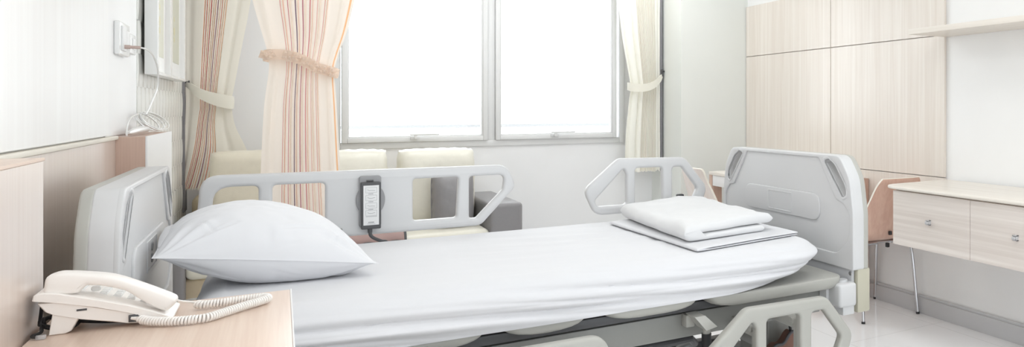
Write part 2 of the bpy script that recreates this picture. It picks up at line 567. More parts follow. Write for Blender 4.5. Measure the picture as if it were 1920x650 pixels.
bm = bmesh.new()   # small raised marks on the head board's card
for zz, yy in ((.822, 2.70), (.790, 2.70)):
    plate(bm, rp([(yy - .014, zz - .012), (yy - .014, zz + .012), (yy + .014, zz + .012), (yy + .014, zz - .012)], .010), [rp([(yy - .008, zz - .007), (yy - .008, zz + .007), (yy + .008, zz + .007), (yy + .008, zz - .007)], .006)], .004, .001, YZ(XH + .0015))
obj('raised_mark', bm, M['plastic_dark'], hbp)
# back half shell of the head board (its joint shows on the edge)
for nm, x0 in (('back_shell', XH - .058), ('back_shell', XF + .058)):
    bm = bmesh.new()
    plate(bm, end_outline, [hole_n, hole_f], .026, .006, YZ(x0 - .006 * (1 if x0 < 0 else -1)))
    obj(nm, bm, M['plastic_warm'], hb if x0 < 0 else fb)

# deck panels
PX = [(-.27, .475), (.527, .768), (.826, 1.146), (1.178, 1.752)]
for i, (a, b) in enumerate(PX):
    bm = bmesh.new()
    ea = .012 if i == 0 else .085          # how far each end curls in underneath
    eb = .018 if i == 3 else .085
    rings_ = []
    for (z, iy, q) in ((.5712, .012, 0), (.5715, .006, 0), (.569, .001, 0), (.565, 0, 0), (.556, .0012, .05), (.546, .003, .16), (.538, .006, .32), (.531, .011, .55), (.526, .018, .80), (.524, .028, 1.0), (.523, .06, 1.2)):
        xa, xb = a + ea * q + iy * .3, b - eb * q - iy * .3
        if i < 3 and z < .565: z = .565 - (.565 - z) * .66
        lp = rp([(xa, 2.214 + iy, .05), (xb, 2.214 + iy, .05), (xb, 3.186 - iy, .05), (xa, 3.186 - iy, .05)], .05, 8)
        rings_.append([bm.verts.new((p.x, p.y, z)) for p in lp])
    for r0, r1 in zip(rings_, rings_[1:]):
        for k in range(len(r0)): bm.faces.new((r0[k], r0[(k + 1) % len(r0)], r1[(k + 1) % len(r0)], r1[k]))
    bm.faces.new(rings_[0]); bm.faces.new(rings_[-1][::-1])
    obj('deck_panel', bm, M['plastic_warm'], bed)

for yy in (2.30, 3.06):
    B('frame_rail', (-.25, 1.70, yy, yy + .04, .425, .507), M['frame_grey'], bed, .004)
bm = bmesh.new()
for x in (-.22, .45, 1.1, 1.66):
    box(bm, x, x + .05, 2.34, 3.06, .44, .49, .004)
box(bm, -.22, 1.66, 2.5, 2.54, .50, .535, .004); box(bm, -.22, 1.66, 2.86, 2.9, .50, .535, .004)
obj('cross_member', bm, M['dark_steel'], bed)
B('deck_gap_shade', (-.25, 1.68, 2.27, 3.13, .520, .548), M['dark_steel'], bed, .002)  # added dark sheet, stands in for the shade in the deck gaps
# end carriers with corner bumpers
for xa, xb, fx in ((1.70, 1.80, 1), (-.33, -.24, -1)):
    B('end_crossbar', (xa, xb - .012, 2.26, 3.14, .43, .53), M['plastic'], bed, .006)
    B('end_plate', (xb - .014 if fx > 0 else xa, xb if fx > 0 else xa + .014, 2.215, 3.185, .44, .60), M['plate_grey'], bed, .003)
for yy, s in ((2.20, 1), (3.20, -1)):
    B('corner_bumper', (1.804, 1.866, min(yy, yy + s * .055), max(yy, yy + s * .055), .425, .592), M['beige'], bed, .007)
    B('corner_bumper', (-.388, -.326, min(yy, yy + s * .055), max(yy, yy + s * .055), .425, .592), M['beige'], bed, .007)
    bm = bmesh.new()
    ya, yb = sorted((yy - s * .008, yy + s * .085))
    box(bm, 1.712, 1.796, ya, yb, .456, .545, .012, 3)
    cyl(bm, (1.757, (ya + yb) / 2, .54), (1.757, (ya + yb) / 2, .553), .022)
    box(bm, 1.735, 1.79, ya + .01, yb - .01, .425, .46, .004)
    obj('corner_block', bm, M['plastic'], bed)
    for dy_, z_, r_ in ((.02, .575, .008), (.03, .535, .005)):
        bm = bmesh.new(); cyl(bm, (1.7825, yy + s * dy_, z_), (1.7858, yy + s * dy_, z_), r_)
        obj('bolt', bm, M['chrome'], bed)

# side rails
def rail_head(bm, y, dz, thick=.036):
    z = lambda q: q + dz
    outline = rp([(-.230, z(.860), .06), (-.222, z(.972), .085), (.774, z(.968), .058), (.812, z(.880), .045), (.672, z(.726), .05), (-.230, z(.726), .05)], .05, 9)
    holes = [rp([(-.190, z(.765), .02), (-.190, z(.931), .055), (-.062, z(.930), .018), (-.062, z(.765), .018)], .02, 6),
             rp([(-.022, z(.765)), (-.022, z(.930)), (.136, z(.929)), (.136, z(.765))], .016, 6),
             rp([(.424, z(.766)), (.424, z(.928)), (.588, z(.928)), (.580, z(.766))], .014, 6),
             rp([(.628, z(.758), .012), (.628, z(.928), .016), (.766, z(.928), .024), (.757, z(.866), .018), (.654, z(.758), .014)], .014, 6)]
    plate(bm, outline, holes, thick, .011, XZ(y))

def rail_foot(bm, y, dz, thick=.036):
    z = lambda q: q + dz
    outline = rp([(1.098, z(.842), .05), (1.258, z(.976), .05), (1.585, z(.970), .05), (1.704, z(.822), .05), (1.672, z(.727), .05), (1.150, z(.727), .06)], .05, 9)
    holes = [rp([(1.146, z(.792), .02), (1.281, z(.930), .016), (1.295, z(.905), .016), (1.295, z(.766), .016), (1.160, z(.766), .02)], .014, 6),
             rp([(1.336, z(.765)), (1.336, z(.929)), (1.470, z(.928)), (1.474, z(.765))], .016, 6),
             rp([(1.520, z(.766), .016), (1.520, z(.926), .016), (1.570, z(.926), .018), (1.652, z(.820), .025), (1.628, z(.766), .02)], .014, 6)]
    plate(bm, outline, holes, thick, .011, XZ(y))
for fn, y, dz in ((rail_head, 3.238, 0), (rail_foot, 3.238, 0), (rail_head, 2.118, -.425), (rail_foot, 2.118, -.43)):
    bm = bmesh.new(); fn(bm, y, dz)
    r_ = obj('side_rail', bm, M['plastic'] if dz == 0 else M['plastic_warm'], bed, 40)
    xm = (.02, .17) if fn is rail_head else (1.33, 1.50)
    s = 1 if y > BYC else -1
    for x in xm:
        bm = bmesh.new()
        yi = 3.12 if s > 0 else 2.28
        if dz == 0:
            box(bm, x - .02, x + .02, yi, 3.205, .48, .52, .005); box(bm, x - .02, x + .02, 3.207, 3.222, .48, .76, .005)
        else:
            box(bm, x - .018, x + .018, 2.150, 2.31, .43, .468, .006); box(bm, x - .022, x + .022, 2.137, 2.16, .30, .468, .006)
            cyl(bm, (x - .03, 2.16, .46), (x + .03, 2.16, .46), .011)
        obj('rail_arm', bm, M['frame_grey'] if s > 0 else M['plastic_warm'], bed)
bm = bmesh.new(); box(bm, 1.568, 1.602, 3.262, 3.29, .735, .790, .006); box(bm, 1.575, 1.595, 3.25, 3.28, .66, .74, .004)
obj('release_catch', bm, M['black'], bed)

# handle lever with rubber foot by the near frame rail
bm = bmesh.new()
box(bm, 1.118, 1.15, 2.262, 2.302, .468, .51, .004)
vs_ = [bm.verts.new(p) for p in ((1.118, 2.20, .518), (1.156, 2.20, .518), (1.196, 2.19, .478), (1.156, 2.19, .470), (1.118, 2.27, .518), (1.156, 2.27, .518), (1.196, 2.26, .478), (1.156, 2.26, .470))]
for f in ((0, 1, 2, 3), (4, 5, 6, 7), (0, 1, 5, 4), (1, 2, 6, 5), (2, 3, 7, 6), (3, 0, 4, 7)):
    bm.faces.new([vs_[k] for k in f])
cyl(bm, (1.172, 2.222, .475), (1.172, 2.222, .445), .013)
lv = obj('lever', bm, M['plastic_warm'], bed, 30)
bm = bmesh.new(); cyl(bm, (1.172, 2.222, .452), (1.172, 2.222, .405), .0165)
obj('rubber_grip', bm, M['black'], lv)

# lifting columns and base
for x in (.12, 1.62):
    bm = bmesh.new()
    box(bm, x, x + .15, 2.55, 2.85, .24, .44, .004)
    box(bm, x + .02, x + .13, 2.6, 2.8, .13, .25, .004)
    box(bm, x - .004, x + .002, 2.54, 2.86, .22, .44, .001)
    obj('lifting_column', bm, M['frame_grey'], bed)
bm = bmesh.new()
for yy in (2.42, 2.94): box(bm, -.05, 1.72, yy, yy + .05, .13, .18, .006)
for x in (-.02, .75, 1.62): box(bm, x, x + .06, 2.42, 2.99, .135, .175, .006)
obj('base_frame', bm, M['dark_steel'], bed)
bm = bmesh.new()
box(bm, .55, 1.05, 2.62, 2.78, .2, .27, .01)
tube(bm, [(.3, 2.70, .40), (.55, 2.70, .25)], .022); tube(bm, [(1.05, 2.70, .25), (1.35, 2.70, .43)], .018)
obj('actuator', bm, M['black'], bed)
bm = bmesh.new()
tube(bm, [(.95, 2.32, .405), (1.18, 2.36, .40), (1.27, 2.5, .33), (1.30, 2.7, .25)], .014)
tube(bm, [(.2, 2.40, .38), (.9, 2.40, .385), (1.15, 2.42, .38)], .007)
obj('linkage', bm, M['dark_steel'], bed)
for x in (.02, 1.64):
    for yy in (2.44, 2.97):
        bm = bmesh.new()
        box(bm, x - .02, x + .03, yy - .03, yy + .03, .10, .135, .006)
        for s in (-1, 1):
            box(bm, x - .035, x + .02, yy + s * .024 - .003, yy + s * .024 + .003, .05, .115, .002)
        cs = obj('castor', bm, M['plastic_dark'], bed)
        bm = bmesh.new(); cyl(bm, (x - .015, yy - .018, .052), (x - .015, yy + .018, .052), .052, seg=28)
        obj('wheel', bm, M['black'], cs)

# ---- mattress in its fitted sheet
def sheet_mattress():
    bm = bmesh.new()
    x0, x1, y0, y1, z0, z1 = -.195, 1.694, 2.198, 3.190, .5765, .712
    cx, cy, hx, hy = (x0 + x1) / 2, (y0 + y1) / 2, (x1 - x0) / 2, (y1 - y0) / 2
    NP = 720
    def plan(i, inset):
        t = 2 * PI * i / NP
        hx_, hy_ = hx - inset, hy - inset
        e = 2 / 9.0
        # squircle in plan, sampled evenly enough for fine folds
        c, s = math.cos(t), math.sin(t)
        r = min(max(.16 - inset * .6, .02), hy_ * .9)
        # rounded rectangle by perimeter
        L1, L2, A = 2 * (hx_ - r), 2 * (hy_ - r), PI / 2 * r
        tot = 2 * (L1 + L2) + 4 * A
        d = i / NP * tot
        segs = [(L1, 'b'), (A, 0), (L2, 'r'), (A, 1), (L1, 't'), (A, 2), (L2, 'l'), (A, 3)]
        for ln, k in segs:
            if d <= ln + 1e-9:
                u = d / ln
                if k == 'b': return (-hx_ + r + L1 * u, -hy_, 0, -1)
                if k == 'r': return (hx_, -hy_ + r + L2 * u, 1, 0)
                if k == 't': return (hx_ - r - L1 * u, hy_, 0, 1)
                if k == 'l': return (-hx_, hy_ - r - L2 * u, -1, 0)
                a0 = {0: -PI / 2, 1: 0, 2: PI / 2, 3: PI}[k] + u * PI / 2
                cxx, cyy = [(hx_ - r, -hy_ + r), (hx_ - r, hy_ - r), (-hx_ + r, hy_ - r), (-hx_ + r, -hy_ + r)][k]
                return (cxx + r * math.cos(a0), cyy + r * math.sin(a0), math.cos(a0), math.sin(a0))
            d -= ln
        return (-hx_ + r, -hy_, 0, -1)
    T = z1 - z0
    prof = []      # (inset, z, weight of side folds)
    for k in range(43):
        prof.append((.486 - .406 * k / 42, z1, 0))
    for k in range(1, 22):
        a = PI / 2 * k / 21
        prof.append((.080 - .080 * math.sin(a), z1 - .062 * (1 - math.cos(a)), .5 * (k / 21)))
    for k in range(1, 27):
        q = k / 26
        prof.append((.0 + .006 * q ** 2, z1 - .062 - (T - .066) * q, (.5 + .5 * min(1, q * 2)) * (1 - .65 * max(0, (q - .7) / .3))))
    prof.append((.010, z0 + .004, .35)); prof.append((.030, z0 + .001, .3)); prof.append((.06, z0, .2)); prof.append((.2, z0, 0)); prof.append((.45, z0, 0))
    rings = []
    for (ins, z, wgt) in prof:
        ringv = []
        for i in range(NP):
            px, py, nx, ny = plan(i, ins)
            X, Y = cx + px, cy + py
            zz = z
            # foot end: the sheet is drawn in underneath, the lower edge is lifted
            ef = max(0, (X - 1.25) / .47)
            if ef > 0 and z < z1 - .035:
                q = min(1, (z1 - .035 - z) / (T - .04))
                X -= .17 * ef ** 1.6 * q ** 1.8
                Y += -ny * .10 * min(1, ef) ** 1.5 * q ** 2
            if 0 < wgt and ins < .0065 and z < z0 + .03:
                zz -= .010 * max(0, 1 - max(0, ef) * 1.6) * (1 - (z - z0) / .03) * abs(ny)
            # top surface: gentle dip and drawn wrinkles towards the foot
            if wgt == 0 and z == z1:
                zz -= .003 * (1 - (py / hy) ** 2)
                pw = max(0, 1 - abs(X - .95) / .55) * max(0, 1 - abs(Y - 2.72) / .40)
                ang = (Y - 2.7) * 46 + (X - .9) * 9 + 1.2 * fbm((X, Y, 3), 3.2)
                zz += pw * .0060 * math.sin(ang) * (0.5 + fbm((X * 2.0, Y * 6, 0), 1.6))
                zz += .0010 * fbm((X, Y * 3, 5), 4)
            # long drawn folds on the sides, running slightly downhill towards the head
            if wgt > 0:
                if abs(ny) > .3:
                    s = X * (1 if ny < 0 else -1)
                    base = (z1 - z) - .020 * math.sin(s * 1.6 + .4)
                    f = 0
                    for kk, (wv, am, sl, ph) in enumerate(((.056, .0120, -.045, 0.2), (.037, .0070, -.070, 1.9), (.024, .0022, -.03, 4.0))):
                        w_ = abs(math.sin(PI * (base + sl * s + .012 * fbm((s, kk, 0), 1.1)) / wv + ph)) ** .7
                        f += am * (2 * w_ - 1.3) * (.6 + 1.0 * abs(fbm((s * .9, kk * 3.1, 1), 1.0)))
                    X += nx * f * wgt; Y += ny * f * wgt
                    zz += .35 * f * wgt * (1 if z > z1 - .07 else 0)
                else:
                    f = .004 * math.sin((Y * 26) + (z1 - z) * 40) * (.4 + abs(fbm((Y, z, 2), 4)))
                    X += nx * f * wgt
            ringv.append(bm.verts.new((X, Y, zz)))
        rings.append(ringv)
    for k in range(len(rings) - 1):
        for i in range(NP):
            bm.faces.new((rings[k][i], rings[k][(i + 1) % NP], rings[k + 1][(i + 1) % NP], rings[k + 1][i]))
    for i in range(NP // 2):
        vv = []
        for k in (i, i + 1, (NP - i - 1) % NP, (NP - i) % NP):
            if rings[0][k] not in vv: vv.append(rings[0][k])
        if len(vv) > 2: bm.faces.new(vv)
    bm.faces.new(rings[-1][::-1])
    return bm
tag(obj('mattress', sheet_mattress(), M['sheet'], angle=80), 'long mattress in a creased white fitted sheet lying on the grey hospital bed', 'mattress')

# ---- pillow
def pillow_mesh():
    bm = bmesh.new()
    N = 128
    creases = [((-.55, -.80), (-.30, -.70)), ((.10, -.78), (.50, -.66)), ((.55, -.86), (.66, -.62)), ((-.62, -.55), (-.50, -.78)), ((.25, -.9), (-.05, -.98)), ((-.85, .1), (-.6, .0)), ((-.8, .45), (-.45, .25)), ((-.88, -.3), (-.62, -.32)), ((.7, -.35), (.86, -.6)), ((-.5, .8), (-.2, .6))]
    def crease(u, v):
        s_ = 0
        for (a, b) in creases:
            ax, ay = a; bx, by = b
            t = max(0, min(1, ((u - ax) * (bx - ax) + (v - ay) * (by - ay)) / ((bx - ax) ** 2 + (by - ay) ** 2)))
            d = math.hypot(u - ax - t * (bx - ax), v - ay - t * (by - ay))
            w_ = math.sin(PI * (t * .8 + .1))
            s_ += w_ * (math.exp(-(d / .05) ** 2) - 1.6 * math.exp(-(d / .022) ** 2))
        return s_
    # corner positions of the seam plane: head-near, foot-near, foot-far, head-far
    C = {(-1, -1): Vector((-.268, 2.475, .822)), (1, -1): Vector((.240, 2.49, .748)), (1, 1): Vector((.205, 2.90, .750)), (-1, 1): Vector((-.284, 2.90, .846))}
    def seam(u, v):
        a, b = (u + 1) / 2, (v + 1) / 2
        p = C[(-1, -1)] * (1 - a) * (1 - b) + C[(1, -1)] * a * (1 - b) + C[(1, 1)] * a * b + C[(-1, 1)] * (1 - a) * b
        return p
    def pt(u, v, side):
        # edges bow inwards between the pointed corners
        uu = u * (1 - (.085 if u > 0 else .02) * (1 - v * v) * abs(u) ** 3)
        vv = v * (1 - .05 * (1 - u * u) * abs(v) ** 3)
        p = seam(uu, vv)
        k = max(0, (1 - (abs(u) / .984) ** 2.2)) ** .80 * max(0, (1 - (abs(v) / .982) ** 2.6)) ** .55
        top, bot = .130, .094
        w_ = fbm((u * 1.6, v * 1.4, side * 3 + 7), 1.2)
        edge = max(abs(u), abs(v))
        wr = .010 * w_ * k + .0045 * crease(u, v) * min(1, k * 3)
        # gathers radiating from the corners
        for (a, b) in ((-1, -1), (1, -1), (1, 1), (-1, 1)):
            d = math.hypot(u - a, v - b)
            ang = math.atan2(v - b, u - a)
            wr += .0062 * math.exp(-((d - .38) / .26) ** 2) * math.sin(ang * 15 + a * 2 + b) * min(1, k * 3)
        wr += .0035 * math.exp(-((v + .86) / .12) ** 2) * math.sin(u * 15 + 2 * fbm((u, 0, 0), 3)) * k ** .3 * (1 - abs(u))
        if side > 0:
            p = p + Vector((0, 0, 1)) * (top * k + wr)
        else:
            p = p - Vector((0, 0, 1)) * (bot * k - wr * .4)
            p.z = max(p.z, .714)
        return p
    grid = {}
    for side in (1, -1):
        for i in range(N + 1):
            for j in range(N + 1):
                u = math.sin((i / N - .5) * PI); v = math.sin((j / N - .5) * PI)
                u = .55 * u + .45 * (2 * i / N - 1); v = .55 * v + .45 * (2 * j / N - 1)
                if side < 0 and (i in (0, N) or j in (0, N)):
                    grid[(side, i, j)] = grid[(1, i, j)]
                else:
                    grid[(side, i, j)] = bm.verts.new(pt(u, v, side))
        for i in range(N):
            for j in range(N):
                q = (grid[(side, i, j)], grid[(side, i + 1, j)], grid[(side, i + 1, j + 1)], grid[(side, i, j + 1)])
                bm.faces.new(q if side > 0 else q[::-1])
    return bm
pil = tag(obj('pillow', pillow_mesh(), M['pillow'], angle=70), 'plump white pillow lying at the head of the bed', 'pillow')
# open end flap of the pillow case at the far head corner
bm = bmesh.new()
fl = []
for k in range(13):
    t = k / 12
    yc = 2.60 + .30 * t
    op = .012 * math.sin(PI * t) ** .8
    xb = -.268 - .012 * t
    fl.append([bm.verts.new((xb + .016, yc, .838 + .016 * t + op)), bm.verts.new((xb - .006 * math.sin(PI * t), yc, .828 + .020 * t)), bm.verts.new((xb + .012, yc, .814 + .018 * t - op * 1.2))])
for k in range(12):
    for q in range(2):
        bm.faces.new((fl[k][q], fl[k + 1][q], fl[k + 1][q + 1], fl[k][q + 1]))
fo = obj('pillowcase_flap', bm, M['pillow'], None, 60)
fo.parent = pil
md = fo.modifiers.new('thickness', 'SOLIDIFY'); md.thickness = .003

# ---- folded blanket and folded sheet
def folded(name, x0, x1, y0, y1, zb, t_low, t_up, gap, shx, shy, m, over, amp, fold_r, ny=60):
    """cloth folded once: closed at the head side, open at the foot side; profile in XZ, long in Y"""
    prof = []
    zt0 = zb + t_low
    def arc(cx, cz, rx, rz, a0, a1, n_):
        for k in range(n_ + 1):
            a = a0 + (a1 - a0) * k / n_
            prof.append((cx + rx * math.cos(a), cz + rz * math.sin(a)))
    H = t_low + gap + t_up
    arc(x1 - t_low * .5, zb + t_low / 2, t_low * .5, t_low / 2, PI / 2, -PI / 2, 6)     # lower layer's free edge
    for k in range(1, 12): prof.append((x1 - t_low * .5 - (x1 - x0 - H * .6 - t_low * .5) * k / 12, zb))
    arc(x0 + H * .6, zb + H / 2, H * .6, H / 2, -PI / 2, -3 * PI / 2, 12)
    for k in range(1, 14): prof.append((x0 + H * .6 + (x1 + over - t_up * .7 - x0 - H * .6) * k / 14, zb + H))
    arc(x1 + over - t_up * .7, zb + H - t_up / 2, t_up * .7, t_up / 2, PI / 2, -PI / 2, 10)
    for k in range(1, 12): prof.append((x1 + over - t_up * .7 - (x1 + over - x0 - fold_r - t_up * .7) * k / 12, zt0 + gap))
    prof.append((x0 + fold_r - .004, zt0 + gap / 2))
    for k in range(1, 12): prof.append((x0 + fold_r + (x1 - t_low * .5 - x0 - fold_r) * k / 12, zt0))
    bm = bmesh.new()
    rows = []
    for j in range(ny + 1):
        # round the two cut ends
        e = min(j, ny - j)
        ends = [0, .0015, .0045, .010, .018]
        if e < 5: y = y0 + ends[e] if j < ny / 2 else y1 - ends[e]
        else: y = y0 + .018 + (y1 - y0 - .036) * (j - 4) / (ny - 8)
        sq = [.12, .48, .74, .92, 1.0][e] if e < 5 else 1.0
        row = []
        for (px, pz) in prof:
            layer_mid = zb + t_low / 2 if pz < zt0 + gap * .5 else zb + H - t_up / 2
            near_fold = max(0, 1 - (px - x0) / (fold_r + .001))
            mid = layer_mid * (1 - near_fold) + (zb + H / 2) * near_fold
            z = mid + (pz - mid) * sq
            hN = (pz - zb) / H
            z += amp * hN * fbm((px * 2.2, y * 2.0, 1.3), 1.7) + amp * .35 * hN * fbm((px, y, 4), 12)
            yy = y + (amp * .15 * fbm((px * 3, pz * 20, 9 if j < ny / 2 else 17), 2.0) if e < 5 else 0)
            X = px + (amp * .5 * fbm((pz * 20, y * 4, 2), 1.5))
            row.append(bm.verts.new((X + shx * (yy - y0), yy + shy * (px - x0), max(z, zb - .0005 + (pz - zb) * .2))))
        rows.append(row)
    n_ = len(prof)
    for j in range(ny):
        for k in range(n_):
            bm.faces.new((rows[j][k], rows[j][(k + 1) % n_], rows[j + 1][(k + 1) % n_], rows[j + 1][k]))
    for row in (rows[0], rows[-1]):
        # caps: the fold as a fan, then each layer zipped shut along its length
        for k in range(18, 30): bm.faces.new((row[66], row[k], row[k + 1]))
        for A, Bq in (([*range(30, 50)], [66, *range(65, 48, -1)]), ([*range(18, 2, -1)], [66, *range(67, 78), 0, 1, 2, 3])):
            i = j = 0
            while i < len(A) - 1 or j < len(Bq) - 1:
                adv_a = j == len(Bq) - 1 or (i < len(A) - 1 and prof[A[i + 1]][0] <= prof[Bq[j + 1]][0])
                tri = (A[i], Bq[j], A[i + 1] if adv_a else Bq[j + 1])
                if len(set(tri)) == 3: bm.faces.new([row[k] for k in tri])
                if adv_a: i += 1
                else: j += 1
    return obj(name, bm, m, None, 60)
tag(folded('folded_sheet', 1.165, 1.645, 2.275, 3.04, .7135, .0055, .0060, .0016, -.028, .20, M['sheet'], .004, .0022, .03), 'thin white sheet folded flat under the folded blanket at the foot of the bed', 'sheet')
tag(folded('folded_blanket', 1.165, 1.535, 2.375, 3.075, .7292, .024, .036, .0030, .055, .16, M['terry'], .042, .012, .070), 'thick soft white blanket folded in a pile on the folded sheet', 'blanket')

# ---- bed control handset clipped on the far rail
hs = thing('bed_remote', 'grey wired control handset with white label held on the far side rail', 'remote control', (.279, 3.21, .75))
RY = 3.2165
bm = bmesh.new()
plate(bm, rp([(.242, .757), (.242, .949), (.315, .949), (.315, .757)], .012), [], .012, .004, XZ(RY - .004))
cc = [Vector((.280 + .048 * math.cos(a), .858 + .062 * math.sin(a))) for a in [2 * PI * k / 40 for k in range(40)]]
plate(bm, cc, [], .010, .004, XZ(RY - .003))
obj('holder', bm, M['plastic_dark'], hs)
bm = bmesh.new(); plate(bm, rp([(.248, .752), (.246, .926), (.312, .926), (.312, .752)], .004), [], .022, .003, XZ(RY - .018)); box(bm, .266, .289, RY - .016, RY - .010, .9275, .9335, .001)
obj('handset', bm, M['charcoal'], hs)
bm = bmesh.new(); box(bm, .2545, .3055, RY - .0305, RY - .029, .767, .9145, .0005, 1)
lab = obj('label_panel', bm, M['paper'], hs)
bm = bmesh.new()
for k, zz in enumerate((.897, .868, .839, .812)):
    x0_, x1_, h_ = .2615, .2985, .0095
    for (a, b, c, d) in ((x0_, x1_, zz + h_, zz + h_ + .0007), (x0_, x1_, zz - h_, zz - h_ + .0007), (x0_, x0_ + .0007, zz - h_, zz + h_), (x1_ - .0007, x1_, zz - h_, zz + h_)):
        box(bm, a, b, RY - .0312, RY - .0304, c, d)
    tube(bm, [(x0_ + .006, RY - .0309, zz + .002), (x0_ + .013, RY - .0309, zz - .001), (x0_ + .022, RY - .0309, zz - .001), (x0_ + .031, RY - .0309, zz + (.001 if k % 2 else -.002))], .0007, 5)
    if k < 3:
        for q in range(5): box(bm, .271 + q * .0032, .2732 + q * .0032, RY - .0312, RY - .0304, zz - .0155, zz - .0125)
for q in range(6): box(bm, .2705 + q * .0032, .273 + q * .0032, RY - .0312, RY - .0304, .7755, .7795)
box(bm, .262, .299, RY - .0312, RY - .0304, .7985, .8); box(bm, .267, .293, RY - .0312, RY - .0304, .7715, .7725)
obj('printed_symbols', bm, M['ink'], lab)
bm = bmesh.new()
tube(bm, smooth_path([(.277, RY - .018, .757), (.277, RY - .019, .742), (.279, RY - .020, .728), (.290, RY - .020, .716), (.315, RY - .016, .702), (.335, RY - .006, .69), (.345, RY - .006, .62), (.345, RY - .006, .53)], 6), .0062, 10)
cyl(bm, (.277, RY - .018, .757), (.277, RY - .018, .738), .0085, .0075)
obj('cable', bm, M['charcoal'], hs)

# ================================================================== SOFA AND CUSHIONS
sofa = thing('sofa', 'beige and grey faux leather sofa under the window behind the bed', 'sofa', (.42, 5.2, 0))
B('base', (-.42, 1.08, 4.90, 5.66, .06, .33), M['leather_tan'], sofa, .02, 3)
B('seat_cushion', (-.40, .335, 4.86, 5.45, .325, .462), M['leather_cream'], sofa, .035, 4)
B('seat_cushion', (.335, 1.068, 4.86, 5.45, .325, .462), M['leather_cream'], sofa, .035, 4)
B('backrest', (-.42, 1.08, 5.50, 5.70, .33, .695), M['leather_tan'], sofa, .04, 4)
B('armrest', (1.07, 1.262, 4.85, 5.66, .06, .612), M['leather_grey'], sofa, .025, 4)
B('armrest', (-.45, -.395, 4.85, 5.30, .06, .612), M['leather_grey'], sofa, .02, 4)
for x, y in ((-.36, 4.95), (1.18, 4.93), (-.36, 5.6), (1.18, 5.58)):
    bm = bmesh.new(); cyl(bm, (x, y, 0), (x, y, .065), .022, .028); obj('foot', bm, M['dark_steel'], sofa)

def cushion_bm(x0, x1, y0, y1, z0, z1, e=.5, pleat=.006, seed=0, lean=0.0, p=3.2):
    """stuffed cushion standing upright, seam round the middle"""
    bm = bmesh.new()
    N = 44
    cx, cz, hx, hz = (x0 + x1) / 2, (z0 + z1) / 2, (x1 - x0) / 2, (z1 - z0) / 2
    cy, hy = (y0 + y1) / 2, (y1 - y0) / 2
    g = {}
    for s in (-1, 1):
        for i in range(N + 1):
            for j in range(N + 1):
                u, v = 2 * i / N - 1, 2 * j / N - 1
                u2 = math.sin(u * PI / 2) * .5 + u * .5; v2 = math.sin(v * PI / 2) * .5 + v * .5
                if s > 0 and (i in (0, N) or j in (0, N)):
                    g[(s, i, j)] = g[(-1, i, j)]; continue
                k = (max(0, 1 - abs(u2) ** p) * max(0, 1 - abs(v2) ** p)) ** e
                # rounded corners in the outline
                m_ = max(abs(u2), abs(v2)); c_ = abs(u2 * v2)
                sh = 1 - .045 * c_ ** 4
                wob = pleat * .35 * (1 - k) * (math.sin(v * 19 + seed) * abs(u2) ** 8 + math.sin(u * 23 + seed) * abs(v2) ** 8)
                dy = hy * k * (1 + .05 * fbm((u * 1.5, v * 1.5, seed), 1.3))
                z = cz + hz * v2 * sh + wob
                y = cy + s * dy + lean * (z - z0)
                g[(s, i, j)] = bm.verts.new((cx + hx * u2 * sh + wob, y, z))
        for i in range(N):
            for j in range(N):
                q = (g[(s, i, j)], g[(s, i + 1, j)], g[(s, i + 1, j + 1)], g[(s, i, j + 1)])
                bm.faces.new(q if s < 0 else q[::-1])
    return bm
def cushion(x0, x1, y0, y1, z0, z1, m, label, group=None, **kw):
    o = obj('cushion', cushion_bm(x0, x1, y0, y1, z0, z1, **kw), M[m], None, 70)
    tag(o, label, 'cushion', group)
    return o
cushion(-.325, .115, 5.17, 5.455, .466, .962, 'leather_beige', 'beige back cushion beside the striped cream window curtain', 'sofa back cushions', e=.22, p=8, seed=1, pleat=.003)
cushion(.135, .556, 5.20, 5.455, .466, .950, 'leather_cream', 'cream back cushion in the middle of the sofa, half behind the peach curtain', 'sofa back cushions', e=.34, p=5, seed=2)
cushion(.608, 1.064, 5.20, 5.455, .466, .945, 'leather_cream', 'wide cream back cushion standing behind the grey cushion', 'sofa back cushions', e=.34, p=5, seed=5)
gc = cushion(.772, 1.012, 4.97, 5.18, .467, .800, 'leather_grey', 'shiny grey cushion leaning on the cream cushion, next to the grey sofa arm', None, e=.42, seed=3, lean=.05)
bm = bmesh.new()
loop = []
for k in range(80):
    a = 2 * PI * k / 80
    cx_, sx_ = math.cos(a), math.sin(a)
    r = 1 / max(abs(cx_), abs(sx_))
    u2, v2 = max(-1, min(1, cx_ * r)), max(-1, min(1, sx_ * r))
    sh = 1 - .045 * abs(u2 * v2) ** 4
    z = .6335 + .1665 * v2 * sh
    loop.append((.892 + .120 * u2 * sh, 5.075 + .05 * (z - .467), z))
tube(bm, loop + [loop[0]], .0045, 6, False)
pp = obj('piping', bm, M['leather_grey'], None); pp.parent = gc

# crumpled throws on the sofa
def throw(name, x0, x1, y0, y1, zf, m_in, m_hem, label, cat):
    t = thing(name, label, cat, ((x0 + x1) / 2, (y0 + y1) / 2, zf(.5, .5)))
    bm = bmesh.new(); NX, NY = 40, 16
    g = [[bm.verts.new((x0 + (x1 - x0) * i / NX, y0 + (y1 - y0) * j / NY, zf(i / NX, j / NY))) for j in range(NY + 1)] for i in range(NX + 1)]
    for i in range(NX):
        for j in range(NY): bm.faces.new((g[i][j], g[i + 1][j], g[i + 1][j + 1], g[i][j + 1]))
    o = obj('cloth', bm, m_in, t, 60)
    md = o.modifiers.new('thickness', 'SOLIDIFY'); md.thickness = .006; md.offset = 1
    bm = bmesh.new()
    P = [(x0 + (x1 - x0) * i / NX, y0, zf(i / NX, 0) + .004) for i in range(NX + 1)] + [(x1, y0 + (y1 - y0) * j / NY, zf(1, j / NY) + .004) for j in range(1, NY + 1)] + [(x0 + (x1 - x0) * i / NX, y1, zf(i / NX, 1) + .004) for i in range(NX - 1, -1, -1)]
    tube(bm, P, .008, 8)
    obj('hem', bm, m_hem, t)
    return t
